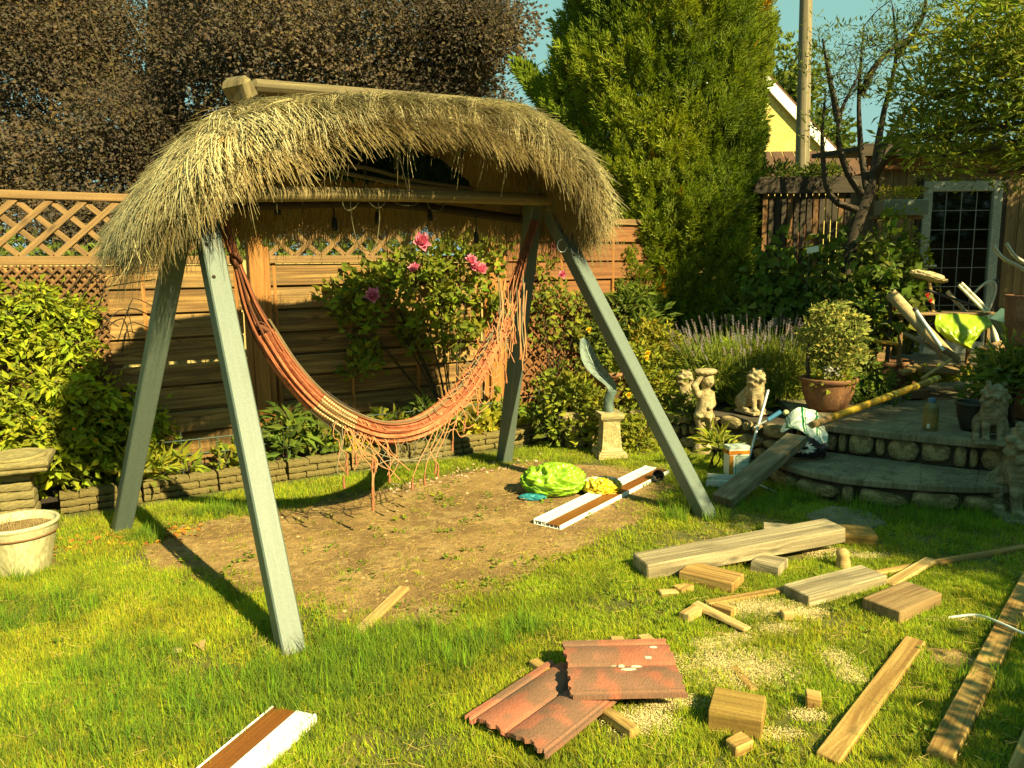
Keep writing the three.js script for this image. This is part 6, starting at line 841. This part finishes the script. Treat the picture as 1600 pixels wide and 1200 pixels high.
  lumberAt('brick', 'loose orange brick half on the step beside the dark pot', P(1432, 593, 6.2).setY(.36), .2, .07, .1, M.terracotta, .3); lumberAt('small_box', 'brown wooden box on the terrace behind the dark pot', P(1385, 560, 6.6).setY(.36), .16, .22, .12, M.fenceRed, .2); lumberAt('small_box', 'pale wooden box left of the table leg', P(1375, 520, 6.8).setY(.36), .18, .36, .14, M.brownWood, -.2);
  function lumberAt(n, lab, p, l, h, w, m, turn) { const g = thing(n, lab, n === 'brick' ? 'brick' : 'box', p, turn); mesh('body', cbox(l, h, w, .006).translate(0, h / 2, 0), m, g); }
  const sd = [[1410, 545], [1450, 555], [1468, 566], [1510, 552], [1540, 560]]; sd.forEach(([x, y], i) => bush('tray_seedlings', ['leftmost', 'second', 'middle', 'fourth', 'rightmost'][i] + ' tuft of seedlings on the terrace under the table', 'seedlings', V3(P(x, y, 6.5).x, [.36, .36, .36, .36, .36][i], -6.5), { n: 10, geo: palmate, mat: greenA, s: 220 + i, stems: 2, stemR: .003, lobes: [[V3(0, .1, 0), V3(.08, .08, .06)]], size: [.5, .8], group: 'seedlings under the table' }));
  const red = petalM(.6, .05, .04); [[1448, 462], [1453, 470], [1396, 484]].forEach(([x, y], i) => single('red_flower', blossom(9, .03).rotateX(1).translate(...P(x, y, 6.5).toArray()), red, ['red flower just below the cardboard', 'red flower lower of the pair by the cardboard', 'orange red flower at the left end of the table'][i], 'flower', 'red flowers by the table'));
}
// white plastic strip lying over the shaded batten
single('plastic_strip', tube([G(1482, 965, .01), G(1525, 961, .03), G(1560, 972, .045), G(1605, 992, .04), G(1640, 1004, .03)], .0055, 6, 30), plain(.62, .64, .58, .4), 'thin white plastic strip curving over the shaded batten', 'strip');
// close-boarded fence on the right-hand boundary, beyond the picture
{
  const g = thing('side_fence', 'plain close-boarded fence along the right-hand boundary', 'fence', V3(7.9, 0, -3)), bg = cbox(1.8, .118, .018, .003).rotateZ(Math.PI / 2).rotateY(Math.PI / 2).translate(0, .92, 0);
  for (let i = 0; i < 88; i++) mesh('board', bg, i % 3 ? M.fence : M.fenceB, g).position.set(R(-.004, .004), R(-.006, .006), 4.5 - i * .125); for (const y of [.4, 1.5]) mesh('rail', cbox(11, .07, .04).rotateY(Math.PI / 2).translate(.035, y, -.95), M.fence, g);
}
// ---------- lawn, sawdust, litter ----------
const rectHit = (x, z, m = 0) => footprints.some(([a, b, t, l, w]) => { const dx = x - a, dz = z - b, u = dx * Math.cos(t) - dz * Math.sin(t), v = dx * Math.sin(t) + dz * Math.cos(t); return Math.abs(u) < l + m && Math.abs(v) < w + m; });
const sawPatches = [[1160, 1045, .24, .17], [1110, 1010, .08, .06], [1180, 950, .22, .1], [1250, 960, .12, .06], [1310, 1035, .07, .12], [1330, 870, .2, .05], [1285, 862, .16, .05], [1215, 985, .1, .06], [1150, 1000, .1, .05], [1010, 1130, .12, .08], [1260, 1120, .07, .04], [1060, 1100, .12, .05], [1330, 1060, .06, .06], [1210, 1150, .1, .04], [1500, 970, .14, .03], [1040, 1030, .06, .04]].map(([x, y, a, b]) => [G(x, y), a, b]);
const dust = (x, z) => { let m = 0; for (const [p, a, b] of sawPatches) m = Math.max(m, 1.1 - Math.hypot((x - p.x) / a, (z - p.z) / b)); return clamp(m + .5 * (fbm(x * 9 + 40, z * 9 + 40, 2.5, 3) - .5)); };
const bedEdge = [xz(G(-300, 850)), xz(G(95, 806)), xz(G(835, 692)), [.4, -6.05], [1.35, -6.08], [1.72, -5.75], ...s1.map(p => [p.x, p.z]), [8, -4.3], [8, -20], [-9, -20], [-9, -3.9]];
const wornAt = (x, z) => { const d = edgeDist(x, z, wornOutline) * (inPoly(x, z, wornOutline) ? 1 : -1); return sstep(-.16, .2, d + .28 * (fbm(x * 3.5 + 30, z * 3.5 + 30, 1.5, 4) - .5)); };
seed = 300;
const blade = (h, w, lean, curl) => { const P = [], n = 3; let px = 0, py = 0, a = lean; const L = [], Rr = []; for (let i = 0; i <= n; i++) { const t = i / n, ww = w * (1 - t * .95) / 2; L.push([-ww, py, px]); Rr.push([ww, py, px]); px += Math.sin(a) * h / n; py += Math.cos(a) * h / n; a += curl / n; } for (let i = 0; i < n; i++) { P.push(...L[i], ...Rr[i], ...Rr[i + 1]); if (i < n - 1) P.push(...L[i], ...Rr[i + 1], ...L[i + 1]); } return fromTris(P); };
const tuft = (n, h0, h1, w, sp, lean, dry = .15) => merge(Array.from({ length: n }, () => { const b = blade(R(h0, h1), w * R(.7, 1.3), R(.05, lean), R(0, 1.1)); b.rotateY(R(6.28)); b.translate(R(-sp, sp), 0, R(-sp, sp)); const k = R(.75, 1.25), d = R() < dry; return tint(b, d ? [k * 1.5, k * 1.05, k * 1.5] : [k * R(.8, 1.2), k, k * .9]); }));
const turfG = [tuft(16, .016, .036, .0032, .026, .9), tuft(16, .02, .048, .0034, .028, .8), tuft(14, .012, .03, .003, .03, 1.3, .4)], longG = [tuft(14, .05, .11, .0042, .02, .7, .06), tuft(16, .07, .16, .0045, .03, .9, .06)];
const lists = [[], [], []], longs = [[], []];
const grassM = leafy(.32, .385, .012, .45), Z = V3(0, 1, 0);
const lawnOK = (x, z) => !inPoly(x, z, bedEdge) && !rectHit(x, z);
for (let i = 0; i < 108000; i++) {
  const near = R() < .62, x = R(-4.2, 4.8), z = near ? -R(1.3, 3.6) : -R(3.2, 6.2); if (Math.abs(x) > .72 * -z + 1.5) continue; if (!lawnOK(x, z)) continue;
  const w = wornAt(x, z), d = dust(x, z); let keep = (1 - w) * (1 - .93 * d); keep = Math.max(keep, .035 * (1 - d)); const bald = fbm(x * 2.3 + 70, z * 2.3 + 70, 4.5, 4); keep *= lerp(1, .3, sstep(.56, .7, bald)); if (inPoly(x, z, moleEarth)) keep *= .06; if (R() > keep) continue;
  const lush = sstep(.4, -1.6, x) * .5 + .5 * fbm(x * 1.4 + 10, z * 1.4 + 10, 2.5, 3), yel = fbm(x * 3 + 90, z * 3 + 20, 3.5, 3), k = R(.8, 1.15) * lerp(.72, 1.12, sstep(.3, .62, fbm(x * 6 + 15, z * 6 + 45, 6.5, 3))), v = w > .4 || bald > .6 ? (R() < .6 ? 2 : 0) : R() < lush ? 1 : 0;
  lists[v].push([V3(x, 0, z), V3(1, R(.75, 1.2) * lerp(.8, 1.25, lush), 1).multiplyScalar(R(.9, 1.15)), q0.setFromAxisAngle(Z, R(6.28)).clone(), [k * lerp(.92, 1.08, sstep(.35, .68, yel)), k, k * lerp(.8, 1.2, yel)]]);
}
const tuftSpots = [[480, 1060, .3], [540, 1010, .14], [600, 1030, .16], [700, 1030, .14], [420, 1110, .3], [300, 1120, .35], [120, 1130, .4], [200, 1040, .2], [640, 1000, .14], [1080, 800, .1], [1060, 812, .08], [1120, 812, .08], [370, 800, .16], [330, 805, .12], [230, 845, .1], [1250, 775, .2], [1180, 790, .2], [1400, 800, .3], [1500, 810, .3], [760, 1010, .1], [820, 985, .1], [1570, 990, .1], [60, 960, .25], [560, 1060, .2], [1560, 1080, .12], [40, 900, .15]];
for (const [x, y, r] of tuftSpots) { const c = G(x, y); for (let i = 0; i < 380 * r; i++) { const a = R(6.28), q = Math.sqrt(R()) * r, X = c.x + Math.cos(a) * q, Zz = c.z + Math.sin(a) * q * .8; if (!lawnOK(X, Zz)) continue; const k = R(.55, 1.1); longs[R() < .6 ? 0 : 1].push([V3(X, 0, Zz), R(.55, 1), q0.setFromAxisAngle(Z, R(6.28)).clone(), [k * R(.7, 1), k, k * .9]]); } }
{ const g = new THREE.Group(); g.name = 'lawn_grass'; scene.add(g); tag(g, 'short trampled lawn grass with longer tufts and dry yellow patches', 'grass'); stuff(g); lists.forEach((l, i) => scatter(['short_turf', 'lush_turf', 'dry_turf'][i], g, turfG[i], grassM, l)); longs.forEach((l, i) => scatter('long_tuft', g, longG[i], leafy(.24, .32, .012, .45), l)); console.log('grass', lists.map(l => l.length), longs.map(l => l.length)); }
{ // straw bits, clover and broad weeds in the turf
  seed = 305; const st = [], we = [], lawnSpot = () => { for (;;) { const x = R(-2.8, 2.6), z = -R(1.6, 5.2); if (lawnOK(x, z)) return [x, z]; } };
  for (let i = 0; i < 4200; i++) { let [x, z] = lawnSpot(); if (R() > .25 + 1.3 * sstep(.42, .62, fbm(x * 2.6 + 33, z * 2.6 + 11, 2.5, 3))) continue; const k = R(.6, 1.25); st.push([V3(x, R(.012, .034), z), V3(R(.6, 2), 1, 1), q0.setFromEuler(e0.set(R(-.2, .2), R(6.28), R(-.35, .35))).clone(), [k, k * R(.85, 1), k * R(.6, 1)]]); }
  for (let i = 0; i < 420; i++) { const [x, z] = lawnSpot(); if (noise(x * 2 + 50, z * 2 + 50) < .42) continue; we.push([V3(x, R(.004, .014), z), R(.22, .5), q0.setFromEuler(e0.set(0, R(6.28), 0)).clone(), kk(.6, 1.15)]); }
  const g = new THREE.Group(); g.name = 'lawn_weeds'; scene.add(g); tag(g, 'clover, broad weeds and dry straw bits scattered through the lawn', 'weeds'); stuff(g);
  scatter('straw_bits', g, tint(bare(cbox(.032, .001, .0014, .0002)), [1, 1, 1]), new THREE.MeshStandardMaterial({ color: lin(.4, .3, .1), roughness: 1, vertexColors: true }), st); scatter('weed_leaves', g, leafCluster(9, () => leafGeo(.06, .038, .15, .25), .05, { up: .25, flat: .6 }), leafy(.17, .25, .02, .4), we);
}
{ // sawdust and shavings
  seed = 310; const chip = [], im = tint(bare(new THREE.OctahedronGeometry(.0021).scale(1.2, .4, .8)), [1, 1, 1]); const flake = new THREE.MeshStandardMaterial({ color: lin(.62, .50, .25), roughness: .95, vertexColors: true });
  for (const [p, a, b] of sawPatches) { const n = Math.round(36000 * a * b * 30); for (let i = 0; i < n; i++) { const an = R(6.28), r = Math.sqrt(R()) * 1.25, x = p.x + Math.cos(an) * r * a, z = p.z + Math.sin(an) * r * b; if (R() > dust(x, z) || inPoly(x, z, bedEdge)) continue; const k = R(.75, 1.2); chip.push([V3(x, R(.002, .014), z), R(.5, 1.25), q0.setFromEuler(e0.set(R(-.6, .6), R(6.28), R(-.6, .6))).clone(), [k, k * R(.92, 1.02), k * R(.8, 1.05)]]); } }
  const g = new THREE.Group(); g.name = 'sawdust'; scene.add(g); tag(g, 'pale sawdust and shavings scattered between the timber', 'sawdust'); stuff(g); scatter('chips', g, im, flake, chip); console.log('chips', chip.length);
  // pebbles, clods and dead stalks on the bare earth
  const l = [], s = [], pet = []; const inWorn = () => { for (;;) { const x = R(-2.4, 1.6), z = -R(2.6, 6); if (wornAt(x, z) > .35 && lawnOK(x, z)) return [x, z]; } };
  for (let i = 0; i < 5200; i++) { const [x, z] = inWorn(), k = R(.5, 1.3), b = R() < .06; l.push([V3(x, .003, z), V3(1, .45, 1).multiplyScalar(Math.pow(R(), 4) * .011 + .0016), null, b ? [k * 2, k * 2.1, k * 2.4] : [k, k, k]]); }
  for (let i = 0; i < 1300; i++) { const [x, z] = inWorn(), k = R(.6, 1.3); s.push([V3(x, .005, z), V3(R(.5, 1.6), 1, R(.5, 1.6)), q0.setFromEuler(e0.set(R(-.12, .12), R(6.28), R(-.1, .1))).clone(), [k, k, k]]); }
  const e = new THREE.Group(); e.name = 'earth_litter'; scene.add(e); tag(e, 'crumbs, pebbles and dry stalks on the bare earth', 'litter'); stuff(e); scatter('crumbs', e, tint(bare(rough(new THREE.IcosahedronGeometry(1, 1), .2, 2)), [1, 1, 1]), new THREE.MeshStandardMaterial({ color: lin(.2, .125, .05), roughness: 1, vertexColors: true }), l); scatter('dry_stalks', e, tint(bare(cbox(.035, .0012, .0016, .0003)), [1, 1, 1]), new THREE.MeshStandardMaterial({ color: lin(.36, .24, .08), roughness: 1, vertexColors: true }), s);
  for (let i = 0; i < 170; i++) { const t = R(), p = G(lerp(600, 830, t) + R(-20, 20), lerp(757, 712, t) + R(-3, 16)); if (lawnOK(p.x, p.z)) pet.push([p.setY(.008), R(.6, 1.1), null, kk(.8, 1.2, 1)]); }
  const f = new THREE.Group(); f.name = 'fallen_petals'; scene.add(f); tag(f, 'pale pink petals fallen along the foot of the stone edging', 'petals'); stuff(f); scatter('petals', f, tint(leafGeo(.03, .026, .1, .2), [1, 1, 1]), leafy(.55, .36, .28, .2), pet);
  const lf = []; for (let i = 0; i < 120; i++) { const t = R(), p = G(lerp(60, 300, t) + R(-10, 20), R(842, 872) - t * 25); if (lawnOK(p.x, p.z)) lf.push([p.setY(.01), R(.6, 1.2), null, R() < .2 ? [1.6, 1.4, .3] : [R(.7, 1.2), R(.5, .8), .4]]); }
  const q = new THREE.Group(); q.name = 'leaf_litter'; scene.add(q); tag(q, 'dry brown and yellow leaves fallen between pot and rear leg', 'leaves'); stuff(q); scatter('leaves', q, tint(leafGeo(.05, .028, .2, .2), [1, 1, 1]), leafy(.36, .22, .06, .2), lf);
  single('red_petal', leafGeo(.06, .04, .2, .1).translate(...G(118, 842, .012).toArray()), tintM(.6, .05, .03), 'single red petal on the leaf litter beside the cream pot', 'petal'); single('stone_chip', rough(new THREE.IcosahedronGeometry(.013, 2), .007, 90).translate(...G(504, 1018, .012).toArray()), M.cream, 'pale stone chip beside the foot of the near leg', 'stone'); single('stone_chip', rough(new THREE.IcosahedronGeometry(.01, 2), .006, 90).translate(...G(657, 953, .01).toArray()), M.cream, 'pale stone chip on the bare earth right of the single batten', 'stone');
  single('dead_leaf', leafGeo(.07, .05, .4, .1).rotateY(.8).translate(...G(306, 1005, .02).toArray()), tintM(.36, .24, .1), 'curled dry leaf on the grass left of the near leg', 'leaf'); single('clod', rough(new THREE.IcosahedronGeometry(.018, 2), .006, 50).translate(...G(276, 1018, .01).toArray()), M.cream, 'small round tan stone left of the near leg', 'stone');
  function tintM(r, g, b) { return plain(r, g, b, .8, { side: THREE.DoubleSide }); }
}
renderer.render(scene, camera);
